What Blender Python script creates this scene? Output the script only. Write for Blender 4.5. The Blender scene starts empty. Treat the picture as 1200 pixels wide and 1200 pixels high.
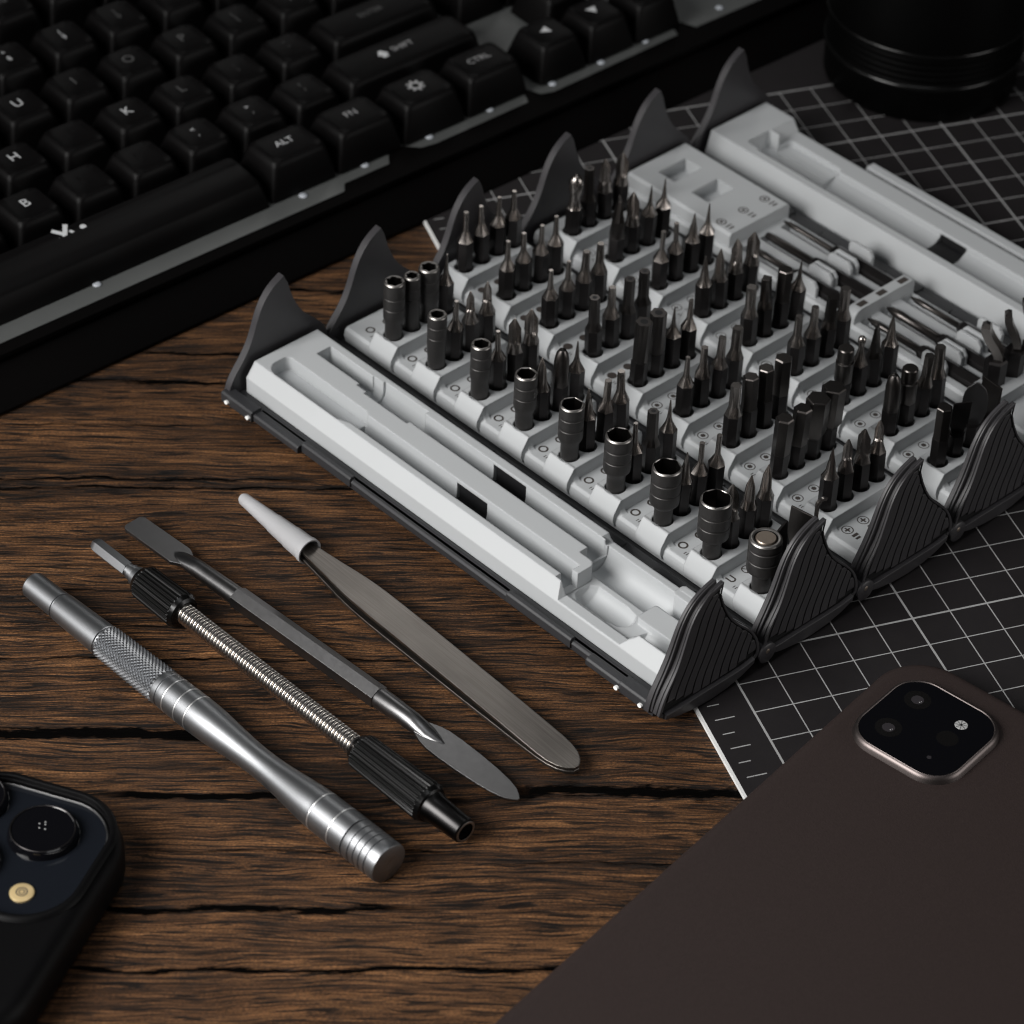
import bpy, math, random
from math import sin, cos, pi, radians
from mathutils import Vector, Matrix

random.seed(7)
MM = 0.001
scene = bpy.context.scene
COL = scene.collection

# ------------------------------------------------------------------ materials
def new_mat(name):
    m = bpy.data.materials.new(name)
    m.use_nodes = True
    nt = m.node_tree
    return m, nt, nt.nodes["Principled BSDF"]

def link(nt, a, b): nt.links.new(a, b)

def noise(nt, vec, scale, detail=4, rough=0.55, dist=0.0):
    n = nt.nodes.new("ShaderNodeTexNoise")
    n.inputs["Scale"].default_value = scale
    n.inputs["Detail"].default_value = detail
    n.inputs["Roughness"].default_value = rough
    n.inputs["Distortion"].default_value = dist
    if vec is not None: link(nt, vec, n.inputs["Vector"])
    return n.outputs["Fac"]

def ramp(nt, fac, stops):
    r = nt.nodes.new("ShaderNodeValToRGB")
    el = r.color_ramp.elements
    while len(el) < len(stops): el.new(0.5)
    for e, (p, c) in zip(el, stops):
        e.position = p
        e.color = (c, c, c, 1) if isinstance(c, (int, float)) else (c[0], c[1], c[2], 1)
    link(nt, fac, r.inputs["Fac"])
    return r.outputs["Color"]

def math_n(nt, op, a, b=None, c=None, clamp=False):
    n = nt.nodes.new("ShaderNodeMath"); n.operation = op; n.use_clamp = clamp
    for i, v in enumerate((a, b, c)):
        if v is None: continue
        if isinstance(v, (int, float)): n.inputs[i].default_value = v
        else: link(nt, v, n.inputs[i])
    return n.outputs[0]

def obj_coord(nt):
    return nt.nodes.new("ShaderNodeTexCoord").outputs["Object"]

def mapping(nt, vec, scale=(1, 1, 1), rot=(0, 0, 0)):
    m = nt.nodes.new("ShaderNodeMapping")
    m.inputs["Scale"].default_value = scale
    m.inputs["Rotation"].default_value = rot
    link(nt, vec, m.inputs["Vector"])
    return m.outputs["Vector"]

def simple(name, color, rough=0.5, metal=0.0, bevel=0.0, bump=0.0, bump_scale=4000, vary=0.0, vary_scale=120,
           spec=0.5, rough_vary=0.0, coat=0.0, aniso=0.0):
    m, nt, p = new_mat(name)
    p.inputs["Base Color"].default_value = (*color, 1)
    p.inputs["Roughness"].default_value = rough
    p.inputs["Metallic"].default_value = metal
    p.inputs["Specular IOR Level"].default_value = spec
    p.inputs["Coat Weight"].default_value = coat
    if aniso: p.inputs["Anisotropic"].default_value = aniso
    co = None
    if vary or bump or rough_vary: co = obj_coord(nt)
    if vary:
        f = noise(nt, co, vary_scale, 5)
        mx = nt.nodes.new("ShaderNodeMixRGB"); mx.blend_type = 'MIX'
        mx.inputs["Color1"].default_value = (*[c * (1 - vary) for c in color], 1)
        mx.inputs["Color2"].default_value = (*[c * (1 + vary) for c in color], 1)
        link(nt, f, mx.inputs["Fac"]); link(nt, mx.outputs["Color"], p.inputs["Base Color"])
    if rough_vary:
        f = noise(nt, co, vary_scale * 2.3, 4)
        link(nt, math_n(nt, 'MULTIPLY_ADD', f, 2 * rough_vary, rough - rough_vary), p.inputs["Roughness"])
    nrm = None
    if bevel:
        b = nt.nodes.new("ShaderNodeBevel"); b.samples = 4
        b.inputs["Radius"].default_value = bevel * MM
        nrm = b.outputs["Normal"]
    if bump:
        bn = nt.nodes.new("ShaderNodeBump")
        bn.inputs["Strength"].default_value = bump
        bn.inputs["Distance"].default_value = 0.0002
        link(nt, noise(nt, co, bump_scale, 3), bn.inputs["Height"])
        if nrm: link(nt, nrm, bn.inputs["Normal"])
        nrm = bn.outputs["Normal"]
    if nrm: link(nt, nrm, p.inputs["Normal"])
    return m

M = {}
M['tray'] = simple('pale_grey_plastic', (0.455, 0.47, 0.48), 0.5, bevel=0.6, bump=0.035, bump_scale=3500, vary=0.025, vary_scale=60, rough_vary=0.06)
M['shell'] = simple('charcoal_plastic', (0.026, 0.0265, 0.029), 0.48, bevel=0.5, bump=0.05, bump_scale=5000, vary=0.12, rough_vary=0.08)
M['fin'] = simple('charcoal_fin_plastic', (0.036, 0.034, 0.037), 0.42, bevel=0.35, bump=0.05, bump_scale=5000, vary=0.12, rough_vary=0.07)
M['fingroove'] = simple('groove_black', (0.006, 0.006, 0.0065), 0.6, spec=0.2)
M['black'] = simple('black_plastic', (0.006, 0.006, 0.007), 0.6)
M['ink'] = simple('dark_print', (0.045, 0.036, 0.032), 0.7)
M['shank'] = simple('black_oxide_steel', (0.034, 0.031, 0.031), 0.34, metal=0.85, bevel=0.15, bump=0.04, bump_scale=6000, vary=0.2, vary_scale=300, rough_vary=0.08)
M['tip'] = simple('ground_steel', (0.36, 0.33, 0.31), 0.27, metal=1.0)
M['tipdark'] = simple('dark_tip_steel', (0.095, 0.087, 0.083), 0.31, metal=1.0, bevel=0.12)
M['socket'] = simple('dark_socket_steel', (0.07, 0.067, 0.066), 0.46, metal=0.8, bevel=0.15, bump=0.30, bump_scale=3000, vary=0.22, vary_scale=300, rough_vary=0.08)
M['rim'] = simple('bare_steel_rim', (0.33, 0.315, 0.30), 0.38, metal=1.0)
M['rivet'] = simple('rivet_glint_white', (0.85, 0.85, 0.84), 0.35)  # white stands in for bare metal catching the light
M['magnet'] = simple('nickel_magnet', (0.42, 0.35, 0.29), 0.42, metal=1.0, vary=0.1, vary_scale=800)
M['alu'] = simple('bead_blasted_aluminium', (0.29, 0.297, 0.308), 0.40, metal=1.0, bump=0.05, bump_scale=9000, vary=0.05, vary_scale=900, rough_vary=0.05)
M['alu_line'] = simple('polished_aluminium_ring', (0.92, 0.92, 0.92), 0.38, metal=1.0)
M['coil'] = simple('coil_steel', (0.72, 0.67, 0.62), 0.25, metal=1.0)
M['gloss'] = simple('gloss_black_plastic', (0.003, 0.003, 0.003), 0.24, spec=0.35, bevel=0.2, bump=0.03, bump_scale=5000)
M['nozzle'] = simple('black_chrome', (0.035, 0.034, 0.034), 0.3, metal=1.0)
M['gun'] = simple('gunmetal', (0.20, 0.198, 0.20), 0.34, metal=1.0, bevel=0.15, vary=0.06, vary_scale=400, rough_vary=0.06)
M['cap'] = simple('milky_soft_plastic', (0.41, 0.41, 0.42), 0.36)
M['cap'].node_tree.nodes["Principled BSDF"].inputs["Subsurface Weight"].default_value = 0.3
M['cap'].node_tree.nodes["Principled BSDF"].inputs["Subsurface Radius"].default_value = (0.002, 0.002, 0.002)
M['mat'] = simple('black_cutting_mat', (0.0150, 0.0132, 0.0140), 0.62, spec=0.2, bump=0.10, bump_scale=3000, vary=0.16, vary_scale=200)
M['matline'] = simple('white_mat_print', (0.34, 0.34, 0.34), 0.6, vary=0.22, vary_scale=260)
M['matedge'] = simple('white_mat_core', (0.75, 0.75, 0.74), 0.6)
M['key'] = simple('black_keycap', (0.0027, 0.0024, 0.0025), 0.45, spec=0.12, bevel=0.5, bump=0.06, bump_scale=6000)
M['kcase'] = simple('black_keyboard_case', (0.0014, 0.0011, 0.0011), 0.6, spec=0.06, bevel=0.6, bump=0.06, bump_scale=4000)
M['strip'] = simple('frosted_light_strip', (0.092, 0.096, 0.094), 0.42, vary=0.22, vary_scale=45)
M['legend'] = simple('white_legend', (0.58, 0.59, 0.60), 0.6)
M['legend_mid'] = simple('soft_legend', (0.34, 0.34, 0.345), 0.6)
M['legend_dim'] = simple('grey_legend', (0.09, 0.09, 0.09), 0.6)
M['lensblack'] = simple('lens_black', (0.0008, 0.0008, 0.0008), 0.45, spec=0.08, bevel=0.3)
M['lensgloss'] = simple('lens_gloss', (0.003, 0.003, 0.003), 0.22, spec=0.3)
M['glass'] = simple('black_glass', (0.003, 0.003, 0.004), 0.07, coat=0.2)
M['ipad'] = simple('brown_soft_cover', (0.028, 0.0195, 0.018), 0.55, bevel=0.9, bump=0.30, bump_scale=2300, vary=0.16, vary_scale=1500, spec=0.2)
M['ipadframe'] = simple('bronze_metal_frame', (0.15, 0.128, 0.123), 0.42, metal=1.0, bevel=0.25)
M['case'] = simple('black_rubber_case', (0.0016, 0.0015, 0.0018), 0.5, spec=0.12, bevel=0.6, bump=0.05, bump_scale=5000)
M['navy'] = simple('navy_glass', (0.0075, 0.0090, 0.0125), 0.13, coat=0.2)
M['gold'] = simple('amber_flash', (0.62, 0.47, 0.24), 0.35, metal=0.3)
M['lensdark'] = simple('lens_element', (0.03, 0.027, 0.03), 0.2)
M['silver'] = simple('silver_flash_and_glint', (0.40, 0.40, 0.40), 0.4)
M['lensring'] = simple('dark_lens_ring', (0.004, 0.0036, 0.0036), 0.25)

def steel_brushed():
    m, nt, p = new_mat('brushed_steel')
    co = obj_coord(nt)
    f = noise(nt, mapping(nt, co, (55, 3200, 400)), 1.0, 5, 0.6)
    g = noise(nt, mapping(nt, co, (60, 160, 60)), 1.0, 3, 0.5)
    col = ramp(nt, f, [(0.30, (0.19, 0.17, 0.155)), (0.70, (0.33, 0.305, 0.28))])
    mx = nt.nodes.new("ShaderNodeMixRGB"); mx.blend_type = 'MULTIPLY'; mx.inputs["Fac"].default_value = 0.5
    link(nt, col, mx.inputs["Color1"]); link(nt, ramp(nt, g, [(0.3, 0.55), (0.7, 1.0)]), mx.inputs["Color2"])
    link(nt, mx.outputs["Color"], p.inputs["Base Color"])
    p.inputs["Metallic"].default_value = 1.0
    link(nt, math_n(nt, 'MULTIPLY_ADD', f, 0.20, 0.26), p.inputs["Roughness"])
    bv = nt.nodes.new('ShaderNodeBevel'); bv.samples = 6; bv.inputs['Radius'].default_value = 0.00035
    b = nt.nodes.new("ShaderNodeBump"); b.inputs["Strength"].default_value = 0.15; b.inputs["Distance"].default_value = 0.0001
    link(nt, bv.outputs['Normal'], b.inputs['Normal'])
    link(nt, f, b.inputs["Height"]); link(nt, b.outputs["Normal"], p.inputs["Normal"])
    return m
M['steel'] = steel_brushed()

def led_mat():
    m, nt, p = new_mat('white_led')
    p.inputs["Base Color"].default_value = (0.4, 0.42, 0.45, 1)
    p.inputs["Emission Color"].default_value = (0.80, 0.88, 1.0, 1)
    p.inputs["Emission Strength"].default_value = 0.05
    return m
M['led'] = led_mat()

GRAIN = radians(-17)
def wood():
    m, nt, p = new_mat('dark_oak_boards')
    co = obj_coord(nt)                                    # the table object is already turned along the grain; metres
    wob = noise(nt, mapping(nt, co, (14, 40, 1)), 1.0, 3)
    sep = nt.nodes.new("ShaderNodeSeparateXYZ"); link(nt, co, sep.inputs[0])
    X, Y = sep.outputs[0], sep.outputs[1]
    wy = math_n(nt, 'MULTIPLY_ADD', wob, 0.010, Y)        # wandering grain
    cmb = nt.nodes.new("ShaderNodeCombineXYZ"); link(nt, X, cmb.inputs[0]); link(nt, wy, cmb.inputs[1])
    v = cmb.outputs[0]
    broad = noise(nt, mapping(nt, v, (7, 62, 1)), 1.0, 4, 0.55)
    mid = noise(nt, mapping(nt, v, (20, 360, 1)), 1.0, 6, 0.65, 0.4)
    fine = noise(nt, mapping(nt, v, (55, 2000, 1)), 1.0, 6, 0.68, 0.15)
    pores = noise(nt, mapping(nt, v, (70, 1250, 1)), 1.0, 4, 0.62, 0.4)
    s = math_n(nt, 'ADD', math_n(nt, 'MULTIPLY', broad, 0.36), math_n(nt, 'MULTIPLY', mid, 0.40))
    s = math_n(nt, 'ADD', s, math_n(nt, 'MULTIPLY', fine, 0.46))
    col = ramp(nt, s, [(0.465, (0.0030, 0.0018, 0.0012)), (0.545, (0.030, 0.0140, 0.0060)), (0.615, (0.098, 0.0440, 0.0175)), (0.72, (0.235, 0.110, 0.044))])
    pm = ramp(nt, pores, [(0.425, 0.03), (0.478, 1.0)])
    mx = nt.nodes.new("ShaderNodeMixRGB"); mx.blend_type = 'MULTIPLY'; mx.inputs["Fac"].default_value = 0.92
    link(nt, col, mx.inputs["Color1"]); link(nt, pm, mx.inputs["Color2"])
    # long cracks between and along the boards: (y, half width, x from, x to) in mm along the grain
    cracks = [(68, .55, -400, -96), (64.5, .5, -190, -60), (24.5, .35, -400, -140), (-0.4, .45, -400, -60), (-26.5, 1.35, -400, -112),
              (-46.5, .9, -152, -84), (-47.6, 1.0, -86, -56), (-45.2, 1.35, -60, 25), (-82, .8, -400, -70), (108.4, .7, -400, -90),
              (121, .6, -400, -80), (-64, .35, -140, -60), (90, .35, -400, -120), (41, .3, -90, 0), (12, .3, -160, -100),
              (-100, .6, -400, -20), (-68, .4, -60, 40), (52, .3, -400, -150), (34, .3, -170, -110), (150, .7, -400, 400), (190, .8, -400, 400), (-140, .8, -400, 300)]
    wob2 = noise(nt, mapping(nt, co, (35, 10, 1)), 1.0, 5, 0.6)
    yy = math_n(nt, 'MULTIPLY_ADD', wob2, 0.0068, Y)
    wn = noise(nt, mapping(nt, co, (75, 500, 1)), 1.0, 6, 0.75)
    acc = None
    for (y0, hw, xa, xb) in cracks:
        d = math_n(nt, 'ABSOLUTE', math_n(nt, 'SUBTRACT', yy, (y0 + 3.4) * MM))
        w = math_n(nt, 'MULTIPLY_ADD', wn, hw * 6.0 * MM, -hw * 1.45 * MM)
        k = math_n(nt, 'MULTIPLY', math_n(nt, 'SUBTRACT', w, d), 1 / (0.7 * MM), clamp=True)
        ga = math_n(nt, 'MULTIPLY_ADD', X, 1 / 0.012, -xa * MM / 0.012, clamp=True)
        gb = math_n(nt, 'MULTIPLY_ADD', X, -1 / 0.012, xb * MM / 0.012, clamp=True)
        k = math_n(nt, 'MULTIPLY', k, math_n(nt, 'MULTIPLY', ga, gb))
        acc = k if acc is None else math_n(nt, 'MAXIMUM', acc, k)
    hair = noise(nt, mapping(nt, v, (62, 4300, 1)), 1.0, 4, 0.7, 0.1)
    hm = ramp(nt, hair, [(0.40, 0.22), (0.49, 0.85), (0.62, 1.6)])
    mh = nt.nodes.new("ShaderNodeMixRGB"); mh.blend_type = 'MULTIPLY'; mh.inputs["Fac"].default_value = 0.9
    link(nt, mx.outputs["Color"], mh.inputs["Color1"]); link(nt, hm, mh.inputs["Color2"])
    sp = noise(nt, mapping(nt, v, (1400, 3800, 1)), 1.0, 3, 0.7)
    ms = nt.nodes.new("ShaderNodeMixRGB"); ms.blend_type = 'MULTIPLY'; ms.inputs["Fac"].default_value = 1.0
    link(nt, mh.outputs["Color"], ms.inputs["Color1"]); link(nt, ramp(nt, sp, [(0.36, 0.35), (0.5, 0.95), (0.66, 1.7)]), ms.inputs["Color2"])
    mx = ms
    mc = nt.nodes.new("ShaderNodeMixRGB"); mc.inputs["Color2"].default_value = (0.0012, 0.0010, 0.0009, 1)
    link(nt, acc, mc.inputs["Fac"]); link(nt, mx.outputs["Color"], mc.inputs["Color1"])
    link(nt, mc.outputs["Color"], p.inputs["Base Color"])
    link(nt, math_n(nt, 'MULTIPLY_ADD', acc, -0.22, 0.24), p.inputs["Specular IOR Level"])
    link(nt, math_n(nt, 'MULTIPLY_ADD', fine, -0.3, 0.74), p.inputs["Roughness"])
    h = math_n(nt, 'MULTIPLY_ADD', s, 1.0, math_n(nt, 'MULTIPLY', acc, -0.8))
    h = math_n(nt, 'MULTIPLY_ADD', pm, 0.25, h)
    h = math_n(nt, 'MULTIPLY_ADD', hair, 0.35, h)
    b = nt.nodes.new("ShaderNodeBump"); b.inputs["Strength"].default_value = 0.65; b.inputs["Distance"].default_value = 0.0009
    link(nt, h, b.inputs["Height"]); link(nt, b.outputs["Normal"], p.inputs["Normal"])
    return m
M['wood'] = wood()

# ------------------------------------------------------------------ mesh helpers (everything in mm)
class MB:
    def __init__(s): s.v = []; s.f = []; s.mi = []; s.cur = 0
    def add(s, verts, faces):
        o = len(s.v); s.v += [tuple(q) for q in verts]
        for f in faces: s.f.append([i + o for i in f]); s.mi.append(s.cur)
        return s
    def box(s, x0, x1, y0, y1, z0, z1):
        v = [(x0, y0, z0), (x1, y0, z0), (x1, y1, z0), (x0, y1, z0), (x0, y0, z1), (x1, y0, z1), (x1, y1, z1), (x0, y1, z1)]
        return s.add(v, [(3, 2, 1, 0), (4, 5, 6, 7), (0, 1, 5, 4), (1, 2, 6, 5), (2, 3, 7, 6), (3, 0, 4, 7)])
    def prism(s, poly, a, b, axis='z'):
        """poly: ccw 2D points. axis z: (x,y); axis x: (y,z) extruded along x; axis y: (x,z) extruded along y."""
        n = len(poly)
        if axis == 'z': P = lambda p, h: (p[0], p[1], h)
        elif axis == 'x': P = lambda p, h: (h, p[0], p[1])
        else: P = lambda p, h: (p[0], h, p[1])
        area = sum(poly[i][0] * poly[(i + 1) % n][1] - poly[(i + 1) % n][0] * poly[i][1] for i in range(n))
        if area < 0: poly = poly[::-1]
        v = [P(p, a) for p in poly] + [P(p, b) for p in poly]
        f = [list(range(n))[::-1], [n + i for i in range(n)]] + [[i, (i + 1) % n, n + (i + 1) % n, n + i] for i in range(n)]
        if axis == 'y': f = [q[::-1] for q in f]
        return s.add(v, f)
    def loft(s, rings, cap0=True, cap1=True, close=True):
        n = len(rings[0]); o = []
        for r in rings: o += list(r)
        f = []
        for k in range(len(rings) - 1):
            for i in range(n):
                f.append([k * n + i, k * n + (i + 1) % n, (k + 1) * n + (i + 1) % n, (k + 1) * n + i])
        if cap0: f.append(list(range(n))[::-1])
        if cap1: f.append([(len(rings) - 1) * n + i for i in range(n)])
        return s.add(o, f)
    def lathe(s, prof, n=32, axis='z', c=(0, 0, 0), cap0=True, cap1=True, phase=0):
        rings = []
        for (h, r) in prof:
            ring = []
            for i in range(n):
                a = 2 * pi * i / n + phase
                x, y = r * cos(a), r * sin(a)
                ring.append((c[0] + x, c[1] + y, c[2] + h) if axis == 'z' else (c[0] + h, c[1] + x, c[2] + y))
            rings.append(ring)
        return s.loft(rings, cap0, cap1)
    def disc(s, x, y, z, r, n=20, r0=0):
        if r0 <= 0:
            return s.add([(x + r * cos(2 * pi * i / n), y + r * sin(2 * pi * i / n), z) for i in range(n)], [list(range(n))])
        v = [(x + q * cos(2 * pi * i / n), y + q * sin(2 * pi * i / n), z) for q in (r, r0) for i in range(n)]
        return s.add(v, [[i, (i + 1) % n, n + (i + 1) % n, n + i] for i in range(n)])
    def strip(s, pts, w, z):
        """flat painted stroke through 2D points"""
        for (a, b) in zip(pts[:-1], pts[1:]):
            d = Vector((b[0] - a[0], b[1] - a[1])); d.normalize(); nx, ny = -d.y * w / 2, d.x * w / 2
            s.add([(a[0] - nx, a[1] - ny, z), (b[0] - nx, b[1] - ny, z), (b[0] + nx, b[1] + ny, z), (a[0] + nx, a[1] + ny, z)], [(0, 1, 2, 3)])
        return s
    def build(s, name, mats, parent=None, smooth=None, loc=None, rotz=0):
        me = bpy.data.meshes.new(name)
        me.from_pydata([(x * MM, y * MM, z * MM) for x, y, z in s.v], [], s.f)
        if not isinstance(mats, (list, tuple)): mats = [mats]
        for m in mats: me.materials.append(m)
        if len(mats) > 1:
            for p, i in zip(me.polygons, s.mi): p.material_index = i
        if smooth is not None:
            for p in me.polygons: p.use_smooth = True
            me.set_sharp_from_angle(angle=radians(smooth))
        me.update()
        o = bpy.data.objects.new(name, me); COL.objects.link(o)
        if parent: o.parent = parent
        if loc: o.location = [q * MM for q in loc]
        o.rotation_euler.z = rotz
        return o

def tag(o, label=None, cat=None, group=None, kind=None):
    if label: o['label'] = label
    if cat: o['category'] = cat
    if group: o['group'] = group
    if kind: o['kind'] = kind
    return o

def thing(name, loc, rotz=0, label=None, cat=None, group=None):
    o = bpy.data.objects.new(name, None); COL.objects.link(o)
    o.empty_display_size = 0.01
    o.location = [q * MM for q in loc]; o.rotation_euler.z = rotz
    return tag(o, label, cat, group)

def rrect(x0, x1, y0, y1, r, n=6):
    p = []
    for cx, cy, a0 in ((x1 - r, y0 + r, -90), (x1 - r, y1 - r, 0), (x0 + r, y1 - r, 90), (x0 + r, y0 + r, 180)):
        for i in range(n + 1):
            a = radians(a0 + 90 * i / n); p.append((cx + r * cos(a), cy + r * sin(a)))
    return p

def fillet(poly, radii, n=8):
    """round the corners of a 2D polygon"""
    out = []
    m = len(poly)
    for i in range(m):
        p0, p1, p2 = Vector(poly[i - 1]), Vector(poly[i]), Vector(poly[(i + 1) % m])
        r = radii[i] if isinstance(radii, (list, tuple)) else radii
        if r <= 0: out.append(tuple(p1)); continue
        a, b = (p0 - p1).normalized(), (p2 - p1).normalized()
        ang = a.angle(b); t = r / math.tan(ang / 2)
        c = p1 + (a + b).normalized() * (r / sin(ang / 2))
        s0, s1 = p1 + a * t - c, p1 + b * t - c
        a0 = math.atan2(s0.y, s0.x); a1 = math.atan2(s1.y, s1.x)
        d = (a1 - a0 + pi) % (2 * pi) - pi
        for k in range(n + 1):
            q = a0 + d * k / n; out.append((c.x + r * cos(q), c.y + r * sin(q)))
    return out

def offset_poly(poly, d):
    n = len(poly); out = []
    ar = sum(poly[i][0] * poly[(i + 1) % n][1] - poly[(i + 1) % n][0] * poly[i][1] for i in range(n)); sg = 1 if ar > 0 else -1
    for i in range(n):
        p0, p1, p2 = Vector(poly[i - 1]), Vector(poly[i]), Vector(poly[(i + 1) % n])
        t2 = (p2 - p0).normalized(); nn = Vector((-t2.y, t2.x)) * sg
        q = p1 + nn * d; out.append((q.x, q.y))
    return out

def text_mesh(name, s, size, mat, parent, loc, rotz=0, align='CENTER', rot=None):
    cu = bpy.data.curves.new(name, 'FONT'); cu.body = s; cu.size = size * MM
    cu.align_x = align; cu.align_y = 'CENTER'; cu.resolution_u = 3
    t = bpy.data.objects.new(name, cu); COL.objects.link(t)
    dg = bpy.context.evaluated_depsgraph_get(); dg.update()
    me = bpy.data.meshes.new_from_object(t.evaluated_get(dg))
    bpy.data.objects.remove(t); bpy.data.curves.remove(cu)
    me.materials.clear(); me.materials.append(mat); me.name = name
    o = bpy.data.objects.new(name, me); COL.objects.link(o); o.parent = parent
    o.location = [q * MM for q in loc]
    o.rotation_euler = rot if rot else (0, 0, rotz)
    return o

def cut(o, cutters):
    """subtract a list of MB solids from mesh object o, keeping one mesh"""
    cs = []
    for c in cutters:
        co = c.build('cutter', M['tray'], o)
        md = o.modifiers.new('b', 'BOOLEAN'); md.operation = 'DIFFERENCE'; md.solver = 'EXACT'; md.object = co
        cs.append(co)
    par = o.parent
    dg = bpy.context.evaluated_depsgraph_get(); dg.update()
    me = bpy.data.meshes.new_from_object(o.evaluated_get(dg))
    old = o.data; o.modifiers.clear(); o.data = me
    bpy.data.meshes.remove(old)
    for co in cs:
        d = co.data; bpy.data.objects.remove(co); bpy.data.meshes.remove(d)
    for p in me.polygons: p.use_smooth = True
    me.set_sharp_from_angle(angle=radians(32))
    while len(me.materials) > 1: me.materials.pop()
    for p in me.polygons: p.material_index = 0

def join_into(o, mb, smooth=32):
    """add more geometry to a mesh object's own mesh"""
    me = o.data
    v = [tuple(q / MM for q in w.co) for w in me.vertices]; f = [list(p.vertices) for p in me.polygons]
    n = MB(); n.v = v; n.f = f; n.mi = [0] * len(f); n.add(mb.v, mb.f)
    nm = bpy.data.meshes.new(me.name); nm.from_pydata([(x * MM, y * MM, z * MM) for x, y, z in n.v], [], n.f)
    nm.materials.append(me.materials[0])
    for p in nm.polygons: p.use_smooth = True
    nm.set_sharp_from_angle(angle=radians(smooth))
    o.data = nm; bpy.data.meshes.remove(me)

MATZ = 1.0           # top of the cutting mat above the wood

# ------------------------------------------------------------------ table
t = MB(); t.add([(-1600, -1600, 0), (1600, -1600, 0), (1600, 1600, 0), (-1600, 1600, 0)], [(0, 1, 2, 3)])
tb = t.build('table_top', M['wood'], rotz=GRAIN)
tag(tb, 'dark brown rustic wooden table top with long cracks along the grain', kind='structure')

# ------------------------------------------------------------------ cutting mat (frame: x = columns, y = rows, cm cells of 10 mm)
mat = thing('cutting_mat', (0, 0, 0), 0, 'black self-healing cutting mat with white centimetre grid under the tool case', 'cutting mat')
b = MB(); b.prism(rrect(-12.8, 452, -92, 262, 3), 0.02, MATZ, 'z'); b.build('mat_sheet', M['mat'], mat)
e = MB(); e.prism([(-13.05, -89), (-12.8, -89), (-12.8, 259), (-13.05, 259)], 0.1, MATZ - 0.02, 'z')
e.strip([(-12.55, -89), (-12.55, 259)], 0.5, MATZ + 0.004)
e.build('mat_edge', M['matedge'], mat)
g = MB()
def gline(x0, y0, x1, y1, w): g.strip([(x0, y0), (x1, y1)], w, MATZ + 0.006 + random.random() * 0.004)
for u in range(0, 44):
    gline(u * 10, -80, u * 10, 230, 0.56 if u % 5 == 0 else 0.31)
for v in range(-23, 9):
    gline(0, -v * 10, 430, -v * 10, 0.56 if v % 5 == 0 or v == -23 else 0.31)
for k in range(-46, 17):
    gline(-10, -k * 5, -5 if k % 2 == 0 else -7, -k * 5, 0.32)
g.build('printed_grid', M['matline'], mat)

# ------------------------------------------------------------------ folding tool case
ORG = (-88.1, 127.3, MATZ); TH = radians(-65.8)
T = [0.0, 33.4, 68.4, 102.9, 137.8, 171.6]          # where each of the six hinged segments starts across the case
def case_w(s, t, z):
    c, q = cos(TH), sin(TH)
    return (ORG[0] + c * s - q * t, ORG[1] + q * s + c * t, ORG[2] + z)
case = thing('folding_tool_case', ORG, TH, 'charcoal roll-up bit case lying open, pale grey trays and finned ends', 'tool case')

FINL_IN = [(0.2, 4.6), (1.0, 7.0), (2.8, 10.0), (5.2, 13.0), (7.3, 16.2), (8.9, 19.8), (10.2, 23.6), (11.7, 27.0), (13.6, 29.8), (15.9, 31.9), (19.0, 33.7)]
FINL = [(-0.9, 4.6), (-0.4, 7.0), (0.8, 10.0), (2.8, 13.6), (4.7, 17.3), (6.2, 21.0), (7.5, 24.5), (9.0, 27.5), (11.0, 30.1), (13.5, 32.0), (16.2, 33.2), (18.9, 34.0)]
FINR = [(19.9, 31.0), (20.9, 27.5), (22.3, 24.0), (24.2, 20.6), (26.4, 17.9), (29.0, 15.3), (31.4, 12.7), (33.0, 9.8), (33.7, 7.0), (33.6, 4.6)]
FINB = [(31.5, 3.1), (27.5, 1.5), (22.5, 0.45), (17.0, 0.12), (11.5, 0.5), (6.0, 1.5), (1.6, 2.9)]
def interp(pts, z):
    for a, c in zip(pts[:-1], pts[1:]):
        if min(a[1], c[1]) <= z <= max(a[1], c[1]):
            k = (z - a[1]) / (c[1] - a[1] + 1e-9); return a[0] + k * (c[0] - a[0])
    return None
def smooth_open(pts, sub=3):
    out = []
    for i in range(len(pts) - 1):
        p0 = Vector(pts[max(i - 1, 0)]); p1 = Vector(pts[i]); p2 = Vector(pts[i + 1]); p3 = Vector(pts[min(i + 2, len(pts) - 1)])
        for k in range(sub):
            q = k / sub
            out.append(tuple(0.5 * ((2 * p1) + (p2 - p0) * q + (2 * p0 - 5 * p1 + 4 * p2 - p3) * q * q + (3 * p1 - p0 - 3 * p2 + p3) * q ** 3)))
    out.append(pts[-1]); return out
FL, FR = smooth_open(FINL), smooth_open(FINR)
OUT_IN = smooth_open(FINL_IN) + [(x + 0.4, z) for x, z in FR] + smooth_open(FINB, 2)
OUT = FL + FR + smooth_open(FINB, 2)
def inset_left(d, top):
    """same outline with its left edge moved in by d and its tip lowered, for the raised outer scale"""
    L = [(x + d * (0.35 + 0.65 * min(1, max(0, (z - 5) / 10))), z - top * max(0, (z - 20) / 14)) for x, z in FL]
    Rr = [(x - 0.15, z) for x, z in FR if z < 30.5]
    return L + Rr + smooth_open(FINB, 2)
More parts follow.
